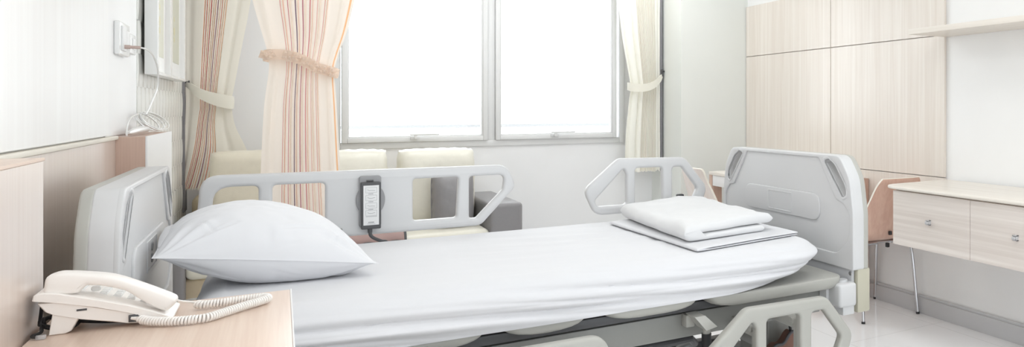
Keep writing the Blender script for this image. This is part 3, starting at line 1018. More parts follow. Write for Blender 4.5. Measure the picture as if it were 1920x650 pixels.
throw('throw_blanket', .20, .598, 4.835, 5.10, lambda u, v: .425 + .062 * min(1, v / .10) + .012 * math.sin(u * 9 + v * 2) ** 2, M['rose_cloth'], M['hem'], 'dusty rose throw with dark grey hem crumpled on the sofa seat beside the peach curtain', 'blanket')

# ================================================================== CURTAINS
def lerp_rows(rows, z):
    rows = sorted(rows)
    if z <= rows[0][0]: return rows[0][1:]
    for a, b in zip(rows, rows[1:]):
        if z <= b[0]:
            t = (z - a[0]) / (b[0] - a[0]); t = t * t * (3 - 2 * t) if False else t
            return tuple(p + (q - p) * t for p, q in zip(a[1:], b[1:]))
    return rows[-1][1:]

def smooth_rows(rows, n=6):
    rows = sorted(rows)
    P = smooth_path([Vector((r[0], r[1], r[2])) for r in rows], n)
    return [(p.x, p.y, p.z) for p in P]

def drape(Y, rows, z0, z1, segs, nz=110, seed=0, skew=None, amp_z=None):
    """rows: (z, x_left, x_right). segs: (t_end, x_share_end, number of folds, depth) piecewise across the cloth."""
    bm = bmesh.new()
    uvl = bm.loops.layers.uv.new('UVMap')
    rows = smooth_rows(rows)
    pts = []          # columns (t, xs, phase, amp)
    t0, s0, ph0 = 0.0, 0.0, 0.0
    for (t1, s1, nf, am) in segs:
        nn = max(10, int(nf * 14))
        for k in range(nn):
            q = k / nn
            pts.append((t0 + (t1 - t0) * q, s0 + (s1 - s0) * q, ph0 + nf * q, am, q))
        t0, s0, ph0 = t1, s1, ph0 + nf
    pts.append((t0, s0, ph0, segs[-1][3], 1))
    # smooth the amplitude between zones
    amps = [p[3] for p in pts]
    for _ in range(4): amps = [(amps[max(i - 1, 0)] + amps[i] * 2 + amps[min(i + 1, len(amps) - 1)]) / 4 for i in range(len(amps))]
    G = []
    for j in range(nz + 1):
        z = z0 + (z1 - z0) * j / nz
        xl, xr = lerp_rows(rows, z)
        col = []
        for i, (t, s, ph, _, q) in enumerate(pts):
            a = amps[i] * (amp_z(z) if amp_z else 1)
            dph = .12 * fbm((ph * .7, z * .8, seed), 1.0)
            ss = s + (skew(z, s) if skew else 0)
            x = xl + (xr - xl) * ss
            cw = math.cos(2 * PI * (ph - .25 + dph * .25))
            y = Y + a * (1.25 * max(0, cw) ** 5 + .22 * cw) + .006 * fbm((ph * .35, z * 1.5, seed + 5), 1.2)
            zz = z
            if j == 0: zz = z + .006 * math.sin(2 * PI * ph + 1) + .006 * fbm((ph, 0, seed), .8)
            col.append(bm.verts.new((x, y, zz)))
        G.append(col)
    for j in range(nz):
        for i in range(len(pts) - 1):
            f = bm.faces.new((G[j][i], G[j][i + 1], G[j + 1][i + 1], G[j + 1][i]))
            for lp, (ii, jj) in zip(f.loops, ((i, j), (i + 1, j), (i + 1, j + 1), (i, j + 1))):
                lp[uvl].uv = (pts[ii][0], jj / nz)
    return bm

def stripe_list(base, marks):
    """marks: (pos, width, colour)"""
    out = [(0, base)]
    for p, w_, c in sorted(marks):
        out.append((p, c)); out.append((p + w_, base))
    return out

def ribbon(bm, pts, widths, thick=.004, up=(0, 0, 1)):
    """flat band along pts; width measured along up"""
    P = [Vector(p) for p in pts]
    n_ = len(P); rows = []
    for i in range(n_):
        T = (P[min(i + 1, n_ - 1)] - P[max(i - 1, 0)]).normalized()
        U = Vector(up); U = (U - T * U.dot(T)).normalized()
        Nn = T.cross(U).normalized()
        w_ = widths[i] / 2
        rows.append([bm.verts.new(P[i] + U * w_ + Nn * thick / 2), bm.verts.new(P[i] + Nn * thick), bm.verts.new(P[i] - U * w_ + Nn * thick / 2), bm.verts.new(P[i] - U * w_ - Nn * thick / 2), bm.verts.new(P[i] + U * w_ - Nn * thick / 2)])
    for i in range(n_ - 1):
        for k in range(5):
            bm.faces.new((rows[i][k], rows[i][(k + 1) % 5], rows[i + 1][(k + 1) % 5], rows[i + 1][k]))
    bm.faces.new(rows[0]); bm.faces.new(rows[-1][::-1])

CREAM = (250, 246, 236)
# left window curtain
lc = thing('window_curtain', 'cream curtain with orange and red striped pleats, tied back beside the framed prints', 'curtain', (-.30, 5.58, .73))
lmarks = []
cols = [(240, 176, 140), (228, 116, 96), (240, 206, 176), (214, 96, 88), (240, 210, 180), (236, 172, 134), (170, 120, 140), (238, 204, 180), (228, 130, 106), (240, 210, 184), (240, 196, 164)]
for k, c in enumerate(cols):
    lmarks.append((.30 + .40 / 11 * (k + .25) - .005, .010, c))
M['left_cur'] = cloth('cream_striped_curtain', CREAM, stripe_list(CREAM, lmarks), transl=.25)
bm = drape(5.60, [(.728, -.462, -.10), (.95, -.458, -.165), (1.10, -.455, -.222), (1.235, -.452, -.238), (1.36, -.455, -.222), (1.6, -.458, -.185), (1.857, -.46, -.146), (2.56, -.46, -.06)], .728, 2.58,
           [(.30, .30, .8, .008), (.70, .66, 11, .004), (1.0, 1.0, 1.0, .009)], seed=1,
           skew=lambda z, s: (-.42 * max(0, (1.20 - z) / .47) * math.sin(PI * min(1, s * 1.0)) * (1 - s * .35)) if z < 1.20 else 0)
o = obj('drape', bm, M['left_cur'], lc, 70)
bm = bmesh.new()
box(bm, -.466, -.455, 5.56, 5.70, .60, 2.58, .002)
obj('blackout_lining', bm, M['blackout'], lc)
bm = bmesh.new()
P = smooth_path([(-.452, 5.60, 1.345), (-.425, 5.575, 1.325), (-.385, 5.553, 1.290), (-.33, 5.545, 1.262), (-.27, 5.548, 1.243), (-.237, 5.565, 1.236), (-.232, 5.61, 1.24), (-.27, 5.645, 1.25), (-.37, 5.65, 1.29), (-.452, 5.64, 1.34)], 5)
W = []
for i in range(len(P)):
    q = i / (len(P) - 1)
    W.append(.022 + .055 * min(1, q / .4) if q < .55 else .077 - .05 * (q - .55) / .45)
ribbon(bm, P, W, .005)
obj('tieback', bm, M['cream_tie'], lc, 50)
bm = bmesh.new(); cyl(bm, (-.469, 5.60, 1.352), (-.44, 5.60, 1.352), .006); cyl(bm, (-.44, 5.60, 1.352), (-.435, 5.60, 1.352), .012)
obj('tieback_hook', bm, M['dark_steel'], lc)

# right window curtain
rc = thing('window_curtain', 'plain cream curtain tied back beside the wall column', 'curtain', (2.38, 5.5, .70))
rmarks = [(.42 + .46 / 13 * (k + .25) - .004, .007, ((228, 212, 190), (214, 182, 156), (234, 220, 200))[k % 3]) for k in range(13)]
RC = (245, 243, 234)
M['right_cur'] = cloth('cream_curtain_faint_stripe', RC, stripe_list(RC, rmarks), transl=.12)
bm = drape(5.53, [(.708, 2.205, 2.500), (1.0, 2.215, 2.500), (1.25, 2.238, 2.500), (1.365, 2.253, 2.500), (1.50, 2.232, 2.500), (1.75, 2.185, 2.500), (2.05, 2.150, 2.500), (2.56, 2.10, 2.500)], .708, 2.58,
           [(.42, .42, 1.7, .014), (.88, .88, 13, .012), (1.0, 1.0, .8, .006)], seed=7)
obj('drape', bm, M['right_cur'], rc, 70)
B('blackout_lining', (2.503, 2.511, 5.51, 5.60, .705, 2.58), M['blackout'], rc, .002)
bm = bmesh.new()
P = smooth_path([(2.505, 5.50, 1.465), (2.47, 5.482, 1.425), (2.42, 5.470, 1.388), (2.36, 5.465, 1.366), (2.29, 5.475, 1.362), (2.252, 5.50, 1.366), (2.238, 5.53, 1.372), (2.25, 5.57, 1.376), (2.35, 5.60, 1.38), (2.45, 5.60, 1.41), (2.505, 5.58, 1.46)], 5)
W = [.018 + .045 * math.sin(PI * min(1, (i / (len(P) - 1)) * 1.05)) ** .5 for i in range(len(P))]
ribbon(bm, P, W, .005)
obj('tieback', bm, M['cream_tie'], rc, 50)
bm = bmesh.new(); box(bm, 2.500, 2.512, 5.495, 5.515, 1.455, 1.50, .003); cyl(bm, (2.50, 5.505, 1.50), (2.513, 5.505, 1.50), .013); cyl(bm, (2.512, 5.505, 1.497), (2.527, 5.505, 1.497), .006)
obj('tieback_hook', bm, M['dark_steel'], rc)
for (x0, x1, lab_) in ((-.46, 2.50, 0),):
    B('curtain_track', (x0, x1, 5.60, 5.63, 2.58, 2.60), M['white_pl'])
    tag(D.objects['curtain_track'], 'white curtain track above the window', 'curtain track')

# peach privacy curtain with its rosette tieback
pc = thing('privacy_curtain', 'peach cubicle curtain with thin red pleat stripes, gathered by a rosette band beside the bed', 'curtain', (.08, 4.0, .2))
PE = (248, 238, 228)
pm = []
for k, c in enumerate(((226, 160, 154), (206, 126, 134), (120, 96, 118), (190, 120, 134), (214, 136, 138), (232, 180, 168), (226, 168, 158))):
    pm.append((.17 + .55 / 7 * (k + .25) - .004, .009, c))
    if k % 2 == 0: pm.append((.17 + .55 / 7 * (k + .62), .004, (238, 196, 180)))
pm.append((.945, .022, (248, 196, 150)))
M['peach'] = cloth('peach_striped_curtain', PE, stripe_list(PE, pm), transl=.35)
bm = drape(4.0, [(.25, -.085, .262), (.72, -.075, .240), (.90, -.070, .228), (1.20, -.058, .214), (1.37, -.040, .206), (1.45, -.046, .222), (1.55, -.070, .252), (1.70, -.104, .284), (2.0, -.15, .34), (2.58, -.24, .46)], .25, 2.585,
           [(.17, .24, .6, .012), (.72, .76, 7, .012), (1.0, 1.0, 1.2, .010)], seed=11,
           amp_z=lambda z: 1 - .45 * math.exp(-((z - 1.40) / .12) ** 2))
obj('drape', bm, M['peach'], pc, 70)
bm = bmesh.new()
def band_pt(q):     # q 0..1 along the front from left to right
    x = -.052 + .262 * q
    z = 1.432 - .072 * q + .022 * math.sin(PI * min(1, q * 1.4))
    y = 3.955 - .018 * math.sin(PI * q) ** .6 + (.02 if q in (0, 1) else 0)
    return Vector((x, y, z))
P = [band_pt(k / 20) for k in range(21)] + [Vector((.216, 4.0, 1.362)), Vector((.20, 4.045, 1.366)), Vector((.08, 4.055, 1.40)), Vector((-.04, 4.045, 1.428)), Vector((-.058, 4.0, 1.43)), band_pt(0)]
ribbon(bm, P, [.046] * len(P), .006)
tb = obj('tieback', bm, M['rosette'], pc, 50)
def rosette(c, r, ang):
    bm = bmesh.new()
    for k in range(4):
        a0 = ang + k * PI / 2
        def P_(rr, a, d): return c + Vector((rr * math.cos(a), -d, rr * math.sin(a)))
        ce = bm.verts.new(P_(.0, 0, .010))
        tip = bm.verts.new(P_(r * 1.16, a0, .004))
        tipu = bm.verts.new(P_(r * .62, a0 + .10, .017))
        e1 = bm.verts.new(P_(r * .80, a0 + PI / 4 + .15, .006))
        e0 = bm.verts.new(P_(r * .80, a0 - PI / 4 + .05, .001))
        bk = bm.verts.new(P_(r * .5, a0, -.002))
        bm.faces.new((ce, tipu, e1)); bm.faces.new((tipu, tip, e1)); bm.faces.new((ce, e0, tipu)); bm.faces.new((e0, tip, tipu)); bm.faces.new((e0, bk, tip)); bm.faces.new((e1, tip, bk))
    o = obj('rosette', bm, M['rosette'], None, 15)
    return o
for k, q in enumerate((-.01, .06, .30, .42, .545, .67, .79, .90, .975)):
    c = band_pt(max(0, min(1, q))) + Vector((-.004 if q < 0 else 0, -.006, 0))
    r_ = rosette(c, .021, .5 + k * .8)
    r_.parent = tb
    r_.matrix_parent_inverse = Matrix.Identity(4)
bm = bmesh.new(); box(bm, .020, .045, 3.929, 3.934, 1.405, 1.452, .001)
o = obj('fastening_tab', bm, M['rosette'], None); o.parent = tb
B('ceiling_rail', (-.40, 2.9, 3.99, 4.01, 2.585, CEIL - .001), M['white_pl'])
tag(D.objects['ceiling_rail'], 'white ceiling rail carrying the peach cubicle curtain', 'curtain rail')

# ================================================================== LEFT WALL THINGS
# bedhead pillars / slim cabinets either side of the bed head
t = thing('wall_cabinet', 'tan wood slim cabinet with a white side beyond the headboard, white cord coil on top', 'cabinet', (-.42, 3.7, 0))
B('body', (XL, -.380, 3.366, 4.06, 0, 1.104), M['brown_lam'], t, .001, 1)
B('side_panel', (-.380, -.374, 3.366, 4.065, 0, 1.1055), M['white_lam'], t, .001, 1)
t = thing('wall_cabinet', 'slim glossy pale wood cabinet against the wall behind the telephone', 'cabinet', (-.42, 0.7, 0))
B('body', (XL, -.374, -.4, 1.998, 0, 1.100), M['bed_lam'], t, .001, 1)
B('top', (XL, -.372, -.4, 2.0, 1.100, 1.106), M['table_lam'], t, .001, 1)

# sockets, call plug and cord
t = thing('wall_socket', 'large white wall plate holding the plugged call cord', 'socket', (XL + .006, 3.5, 1.44))
bm = bmesh.new(); plate(bm, rp([(3.395, 1.385), (3.395, 1.500), (3.600, 1.500), (3.600, 1.385)], .008), [], .016, .005, YZ(XL + .013)); obj('face_plate', bm, M['white_pl'], t)
bm = bmesh.new(); box(bm, XL + .020, XL + .026, 3.42, 3.50, 1.40, 1.485, .002); box(bm, XL + .020, XL + .024, 3.52, 3.58, 1.41, 1.475, .002); obj('rocker', bm, M['paper'], t)
t = thing('wall_socket', 'small white wall plate beside the larger one', 'socket', (XL + .006, 3.7, 1.44))
bm = bmesh.new(); plate(bm, rp([(3.630, 1.402), (3.630, 1.476), (3.765, 1.476), (3.765, 1.402)], .006), [], .014, .004, YZ(XL + .012)); obj('face_plate', bm, M['white_pl'], t)
bm = bmesh.new(); box(bm, XL + .018, XL + .022, 3.67, 3.72, 1.42, 1.46, .002); obj('rocker', bm, M['paper'], t)

t = thing('call_cord', 'white nurse call cord plugged into the wall plate, its coil resting on the tan cabinet', 'cord', (-.42, 3.8, 1.108))
bm = bmesh.new()
cyl(bm, (XL + .020, 3.452, 1.414), (XL + .040, 3.458, 1.414), .007); cyl(bm, (XL + .038, 3.457, 1.414), (XL + .066, 3.465, 1.414), .0055)
obj('plug', bm, M['hinge'], t)
bm = bmesh.new()
P = smooth_path([(XL + .062, 3.464, 1.414), (XL + .075, 3.49, 1.412), (XL + .080, 3.62, 1.402), (XL + .074, 3.82, 1.368), (XL + .066, 3.93, 1.325), (XL + .060, 3.95, 1.28), (XL + .055, 3.84, 1.225), (XL + .052, 3.76, 1.190), (XL + .05, 3.72, 1.178)], 8)
def ell(cy, cz, ry, rz, x, tilt, n_=36, a0=0.0):
    out = []
    for k in range(n_):
        a = a0 + 2 * PI * k / n_
        y_, z_ = ry * math.cos(a), rz * math.sin(a)
        out.append(Vector((x + .02 * math.cos(a + .6), cy + y_ * math.cos(tilt) - z_ * math.sin(tilt) * 4, cz + z_ * math.cos(tilt) + y_ * math.sin(tilt) * .25)))
    return out
loops = P[:]
for (cy, cz, ry, rz, x, ti) in ((3.96, 1.151, .26, .031, -.425, -.25), (3.92, 1.147, .20, .030, -.42, -.42), (3.98, 1.150, .27, .032, -.417, -.32), (3.88, 1.146, .19, .031, -.43, -.5)):
    loops += ell(cy, cz, ry, rz, x, ti, 36, 2.4)
loops += [Vector((-.43, 3.62, 1.178)), Vector((-.43, 3.50, 1.172)), Vector((-.43, 3.41, 1.150)), Vector((-.43, 3.385, 1.122)), Vector((-.43, 3.385, 1.108))]
loops = [Vector((p.x, p.y, max(p.z, 1.1085))) for p in loops]
lp = smooth_path(loops[::1], 2)
tube(bm, lp, .0030, 6)
obj('cable', bm, M['white_pl'], t)
bm = bmesh.new()
tube(bm, [(-.432, 3.44, 1.116), (-.43, 3.47, 1.118), (-.426, 3.56, 1.122), (-.422, 3.66, 1.124), (-.42, 3.74, 1.122), (-.42, 3.77, 1.120)], [.004, .009, .012, .013, .012, .006], 12)
obj('push_handle', bm, M['white_pl'], t)

# framed prints
def picture(y0, y1, z0, z1, xw, label, groove=True):
    t = thing('picture_frame', label, 'picture', (xw, (y0 + y1) / 2, z0), 'framed prints on the tiled wall')
    bm = bmesh.new()
    w_ = .045
    plate(bm, [Vector(p) for p in ((y0, z0), (y0, z1), (y1, z1), (y1, z0))], [[Vector(p) for p in ((y0 + w_, z0 + .014), (y0 + w_, z1 - .02), (y1 - w_, z1 - .02), (y1 - w_, z0 + .014))]], .042, .003, YZ(xw + .021))
    obj('frame', bm, M['white_pl'], t)
    B('mount', (xw + .004, xw + .022, y0 + w_, y1 - w_, z0 + .012, z1 - .018), M['mat_board'], t)
    bm = bmesh.new()
    m0 = w_ + .06
    box(bm, xw + .0225, xw + .0235, y0 + m0, y1 - m0, z0 + .085, z1 - .085)
    o = obj('print', bm, M['picture'], t)
    bm = bmesh.new(); yc = (y0 + y1) / 2
    for zz, rr in ((z0 + .20, .016), (z0 + .24, .022), (z0 + .30, .014)):
        bmesh.ops.create_icosphere(bm, subdivisions=2, radius=1, matrix=Matrix.Translation((xw + .0237, yc, zz)) @ Matrix.Diagonal((.0008, rr * 1.6, rr, 1)))
    obj('yellow_motif', bm, mat('faded_yellow', (212, 206, 172), .6), o)
    return t
picture(3.995, 4.478, 1.340, 2.05, XL + .016, 'white framed faded green print, the one nearer the wall sockets')
picture(4.486, 5.12, 1.342, 2.05, XL + .014, 'white framed faded green print, the one nearer the curtain')

# ================================================================== BEDSIDE TABLE AND TELEPHONE
TZ = .790
t = thing('bedside_table', 'bedside cabinet with a light wood top carrying the telephone', 'bedside table', (-.18, 1.6, 0))
B('top', (-.368, .019, 1.15, 2.050, TZ - .022, TZ), M['table_lam'], t, .0025)
B('edge_band', (.0185, .0215, 1.15, 2.051, TZ - .024, TZ + .0008), M['white_lam'], t, .0005, 1)
B('body', (-.36, .008, 1.18, 2.035, .09, TZ - .022), M['white_lam'], t, .002)
for z0_, z1_ in ((.12, .42), (.43, .74)):
    d_ = B('drawer', (.008, .019, 1.20, 2.02, z0_, z1_), M['table_lam'], t, .003)
    bm = bmesh.new(); box(bm, .019, .042, 1.56, 1.68, (z0_ + z1_) / 2 - .006, (z0_ + z1_) / 2 + .006, .003); obj('handle', bm, M['chrome'], d_)
for x, y in ((-.33, 1.22), (-.02, 1.22), (-.33, 1.99), (-.02, 1.99)):
    bm = bmesh.new(); cyl(bm, (x, y, 0), (x, y, .092), .02); obj('foot', bm, M['dark_steel'], t)

ph = thing('telephone', 'ivory corded desk telephone with coiled cord on the bedside cabinet', 'telephone', (-.27, 1.92, TZ))
# telephone local frame: x along the long side from raised rear (left) to low front (right), y away from camera
PM = Matrix.Translation((-.3625, 1.870, TZ + .0004))
def side_prism(bm, prof, y0, y1, inset=.004, mi=0):
    """profile in local XZ swept over the width with eased edges"""
    n_ = len(prof)
    c = Vector((sum(p[0] for p in prof) / n_, sum(p[1] for p in prof) / n_))
    rows = []
    for (y, k) in ((y0, 1), (y0 + inset * .3, .45), (y0 + inset, 0), (y1 - inset, 0), (y1 - inset * .3, .45), (y1, 1)):
        row = []
        for p in prof:
            v = Vector(p); d = v - c
            q = v - d.normalized() * inset * k
            row.append(bm.verts.new(PM @ Vector((q.x, y, q.y))))
        rows.append(row)
    for a in range(5):
        for i in range(n_): bm.faces.new((rows[a][i], rows[a][(i + 1) % n_], rows[a + 1][(i + 1) % n_], rows[a + 1][i])).material_index = mi
    bm.faces.new(rows[0]).material_index = mi; bm.faces.new(rows[-1][::-1]).material_index = mi
bm = bmesh.new()
# lower shell
side_prism(bm, [(.004, .060), (.014, .044), (.022, .0385), (.06, .024), (.106, .0115), (.128, .0055), (.165, .0015), (.188, .001), (.190, .004), (.165, .010), (.129, .027), (.031, .060)], .0, .122, .003)
# upper shell, wider lip
side_prism(bm, [(-.002, .0665), (.0, .0755), (.004, .0780), (.012, .0785), (.031, .0750), (.08, .0590), (.129, .0400), (.162, .0240), (.188, .0100), (.192, .0070), (.192, .0030), (.162, .0105), (.129, .0262), (.080, .0440), (.031, .0590)], -.004, .128, .003)
body = obj('base', bm, M['phone'], ph, 30)
bm = bmesh.new()   # sloping keypad deck and key blocks
for r_ in range(4):
    for c_ in range(3):
        x = .085 + r_ * .020; y = .056 + c_ * .019
        z = .0650 - (x - .06) * .36 - .002
        box(bm, x - .006, x + .006, y - .007, y + .007, z, z + .006, .0015, mtx=PM)
box(bm, .068, .082, .045, .056, .064, .074, .004, 3, mtx=PM)
obj('key', bm, M['white_pl'], body)
bm = bmesh.new(); box(bm, .056, .070, -.0012, .001, .0395, .0430, .0004, mtx=PM)
obj('volume_switch', bm, M['charcoal'], body)
bm = bmesh.new(); box(bm, .128, .142, -.0045, .004, .0085, .0215, .0006, mtx=PM)
obj('cord_socket', bm, M['charcoal'], body)
bm = bmesh.new()
side_prism(bm, [(.024, .046), (.018, .0), (.040, .0), (.048, .004), (.060, .030)], .004, .030, .002)
obj('foot_wedge', bm, M['phone'], ph, 30)
bm = bmesh.new()
side_prism(bm, [(.030, .044), (.028, .0), (.044, .0), (.052, .006), (.064, .030)], .092, .116, .002)
obj('foot_wedge', bm, M['phone'], ph, 30)
# handset: arched bar with two capsules
bm = bmesh.new()
outl = [(.012, .071), (.0110, .092), (.014, .104), (.024, .1095), (.036, .1110), (.064, .1065), (.1045, .0965), (.145, .0750), (.178, .0550), (.190, .0470), (.1965, .0410), (.1960, .0330), (.184, .0195), (.176, .0205), (.159, .0315), (.137, .0515), (.121, .0660), (.096, .0765), (.078, .0815), (.068, .0820), (.062, .0770), (.055, .0700), (.034, .0705)]
pr_ = []
for p in smooth_path([Vector((a, b, 0)) for a, b in outl], 3, True): pr_.append((p.x, p.y))
n_ = len(pr_)
c = Vector((.10, .08))
rows = []
yw = (.004, .0052, .009, .018, .032, .041, .0448, .046)
ins = (.0065, .0035, .0012, 0, 0, .0012, .0035, .0065)
# inward offset by local normal
def inset_poly(P, d):
    out = []
    m_ = len(P)
    area = sum(P[i][0] * P[(i + 1) % m_][1] - P[(i + 1) % m_][0] * P[i][1] for i in range(m_))
    sg = 1 if area > 0 else -1
    for i in range(m_):
        a, b = Vector(P[i - 1]), Vector(P[(i + 1) % m_])
        t_ = (b - a).normalized()
        nn = Vector((-t_.y, t_.x)) * sg
        out.append((P[i][0] + nn.x * d, P[i][1] + nn.y * d))
    return out
for y, d in zip(yw, ins):
    rows.append([bm.verts.new(PM @ Vector((q[0], y, q[1]))) for q in inset_poly(pr_, d)])
for a in range(len(rows) - 1):
    for i in range(n_): bm.faces.new((rows[a][i], rows[a][(i + 1) % n_], rows[a + 1][(i + 1) % n_], rows[a + 1][i]))
f1 = bm.faces.new(rows[0]); f2 = bm.faces.new(rows[-1][::-1])
bmesh.ops.triangulate(bm, faces=[f1, f2])
obj('handset', bm, M['phone'], ph, 45)
bm = bmesh.new()
plate(bm, rp([(.045, .060), (.045, .128), (.180, .128), (.180, .060)], .01), [], .004, .001, PM @ Matrix.Translation((.06, 0, .0632)) @ Matrix.Rotation(.37, 4, 'Y') @ Matrix.Translation((-.06, 0, 0)))
obj('keypad_panel', bm, M['white_pl'], body)
# coiled cord
bm = bmesh.new()
zc = TZ + .0104
path = smooth_path([(-.216, 1.858, zc + .003), (-.196, 1.843, zc), (-.165, 1.826, zc - .001), (-.140, 1.820, zc - .001), (-.115, 1.822, zc - .001), (-.090, 1.850, zc - .001), (-.062, 1.880, zc), (-.038, 1.905, zc), (-.022, 1.925, zc), (-.026, 1.945, zc), (-.045, 1.950, zc), (-.080, 1.945, zc), (-.105, 1.940, zc), (-.130, 1.942, zc), (-.140, 1.950, zc + .001)], 10)
# resample evenly and wind a helix
L_ = [0]
for a, b in zip(path, path[1:]): L_.append(L_[-1] + (b - a).length)
tot = L_[-1]; turns = 78; spt = 12
hel = []
idx = 0
for k in range(turns * spt + 1):
    s_ = tot * k / (turns * spt)
    while idx < len(L_) - 2 and L_[idx + 1] < s_: idx += 1
    q = (s_ - L_[idx]) / max(1e-9, L_[idx + 1] - L_[idx])
    p = path[idx].lerp(path[idx + 1], q)
    T = (path[min(idx + 2, len(path) - 1)] - path[max(idx - 1, 0)]).normalized()
    A = Vector((0, 0, 1)); Bn = T.cross(A).normalized(); A = Bn.cross(T)
    an = 2 * PI * k / spt
    hel.append(p + (Bn * math.cos(an) + A * math.sin(an)) * .0066)
ends = [PM @ Vector((.139, -.003, .015))] + [Vector((-.219, 1.861, zc + .006))]
tail = smooth_path([hel[-1], Vector((-.150, 1.952, zc + .006)), Vector((-.163, 1.915, TZ + .028)), PM @ Vector((.194, .025, .036))], 8)
tube(bm, ends + hel + tail[1:], .0023, 6)
obj('coiled_cord', bm, M['phone'], ph, 60)
bm = bmesh.new(); tube(bm, [PM @ Vector((.132, -.002, .016)), PM @ Vector((.148, -.006, .012))], [.0035, .0045], 8); obj('cord_plug', bm, M['phone'], ph)

t = thing('phone_line_cord', 'black telephone line cord bundled behind the telephone with a loose clear plug', 'cord', (-.35, 1.89, TZ))
bm = bmesh.new()
pts = [Vector((-.3665, 1.975, .848)), Vector((-.3660, 1.95, .838)), Vector((-.3655, 1.935, .818)), Vector((-.3645, 1.92, .802))]
for k in range(40):
    a = 2 * PI * k / 10
    pts.append(Vector((-.338 + (.024 + .003 * math.sin(k)) * math.cos(a + PI), 1.920 + .009 * math.sin(a) + .002 * math.sin(k * .7), TZ + .013 + .010 * math.sin(a + .4) + .0015 * math.cos(k))))
pts += [Vector((-.356, 1.885, TZ + .006)), Vector((-.3635, 1.872, TZ + .005)), Vector((-.3625, 1.862, TZ + .0045)), Vector((-.356, 1.856, TZ + .0045))]
pts = [Vector((max(p.x, -.3660), p.y, max(p.z, TZ + .0035))) for p in pts]
tube(bm, smooth_path(pts, 5), .0028, 8)
tube(bm, smooth_path([(-.318, 1.925, TZ + .012), (-.28, 1.920, TZ + .006), (-.25, 1.91, TZ + .005), (-.235, 1.93, TZ + .005)], 5), .004, 8)
obj('cable', bm, M['black'], t)
bm = bmesh.new(); box(bm, -.357, -.344, 1.850, 1.859, TZ + .0005, TZ + .0075, .001)
obj('clear_plug', bm, M['clear'], t)

# ================================================================== DESK RUN, SHELF, TABLE, CHAIRS
dk = thing('drawer_unit', 'wall-hung cream wood unit with a row of drawers under the floating shelf', 'drawer unit', (2.87, 1.9, .5))
bm = bmesh.new()
plate(bm, rp([(2.594, -.40, .002), (2.594, 2.985, .13), (3.101, 3.0, .01), (3.101, -.40, .002)], .05, 12), [], .014, .005, XY(.794))
obj('top', bm, M['desk_top'], dk)
B('carcass', (2.638, 3.10, -.38, 2.905, .503, .7865), M['desk_lam'], dk, .001, 1)
for k in range(6):
    y1 = 2.908 - k * .5265; y0 = y1 - .5235
    d_ = B('drawer', (2.620, 2.637, y0, y1, .501, .778), M['desk_lam'], dk, .0012, 1)
    yc = y1 - .263
    bm = bmesh.new()
    zc_ = .643
    for (a, b, c, d) in ((yc - .012, yc + .012, zc_ + .008, zc_ + .012), (yc - .012, yc + .012, zc_ - .012, zc_ - .008), (yc - .012, yc - .008, zc_ - .012, zc_ + .012), (yc + .008, yc + .012, zc_ - .012, zc_ + .012)):
        box(bm, 2.606, 2.6215, a, b, c, d, .0006, 1)
    box(bm, 2.596, 2.6215, yc - .0075, yc + .0075, zc_ - .006, zc_ + .006, .001)
    obj('knob', bm, M['satin'], d_)

bm = bmesh.new()
plate(bm, [Vector(p) for p in ((2.842, -.4), (2.842, 3.03), (3.119, 3.01), (3.119, -.4))], [], .030, .0015, XY(1.620))
tag(obj('wall_shelf', bm, M['desk_top']), 'light wood floating shelf fixed to the wall above the drawer unit', 'shelf')

tb_ = thing('side_table', 'small cream-topped table with brown end frame standing between two plywood chairs', 'table', (2.8, 4.2, 0))
B('top', (2.497, 3.098, 3.7095, 4.702, .7355, .757), M['desk_top'], tb_, .002)
B('apron', (2.503, 2.53, 3.71, 4.655, .66, .7345), M['white_lam'], tb_, .002)
bm = bmesh.new()
plate(bm, [Vector(p) for p in ((2.50, 0.001), (2.50, .756), (3.098, .756), (3.098, 0.001))], [[Vector(p) for p in ((2.58, -.0), (2.58, .700), (3.018, .700), (3.018, -.0))]] if False else [[Vector(p) for p in ((2.58, .08), (2.58, .700), (3.018, .700), (3.018, .08))]], .04, .0015, XZ(3.688))
obj('end_frame', bm, M['brown_lam'], tb_)
bm = bmesh.new()
plate(bm, [Vector(p) for p in ((2.50, 0.001), (2.50, .735), (3.098, .735), (3.098, 0.001))], [[Vector(p) for p in ((2.58, .08), (2.58, .660), (3.018, .660), (3.018, .08))]], .04, .0015, XZ(4.68))
obj('end_frame', bm, M['brown_lam'], tb_)

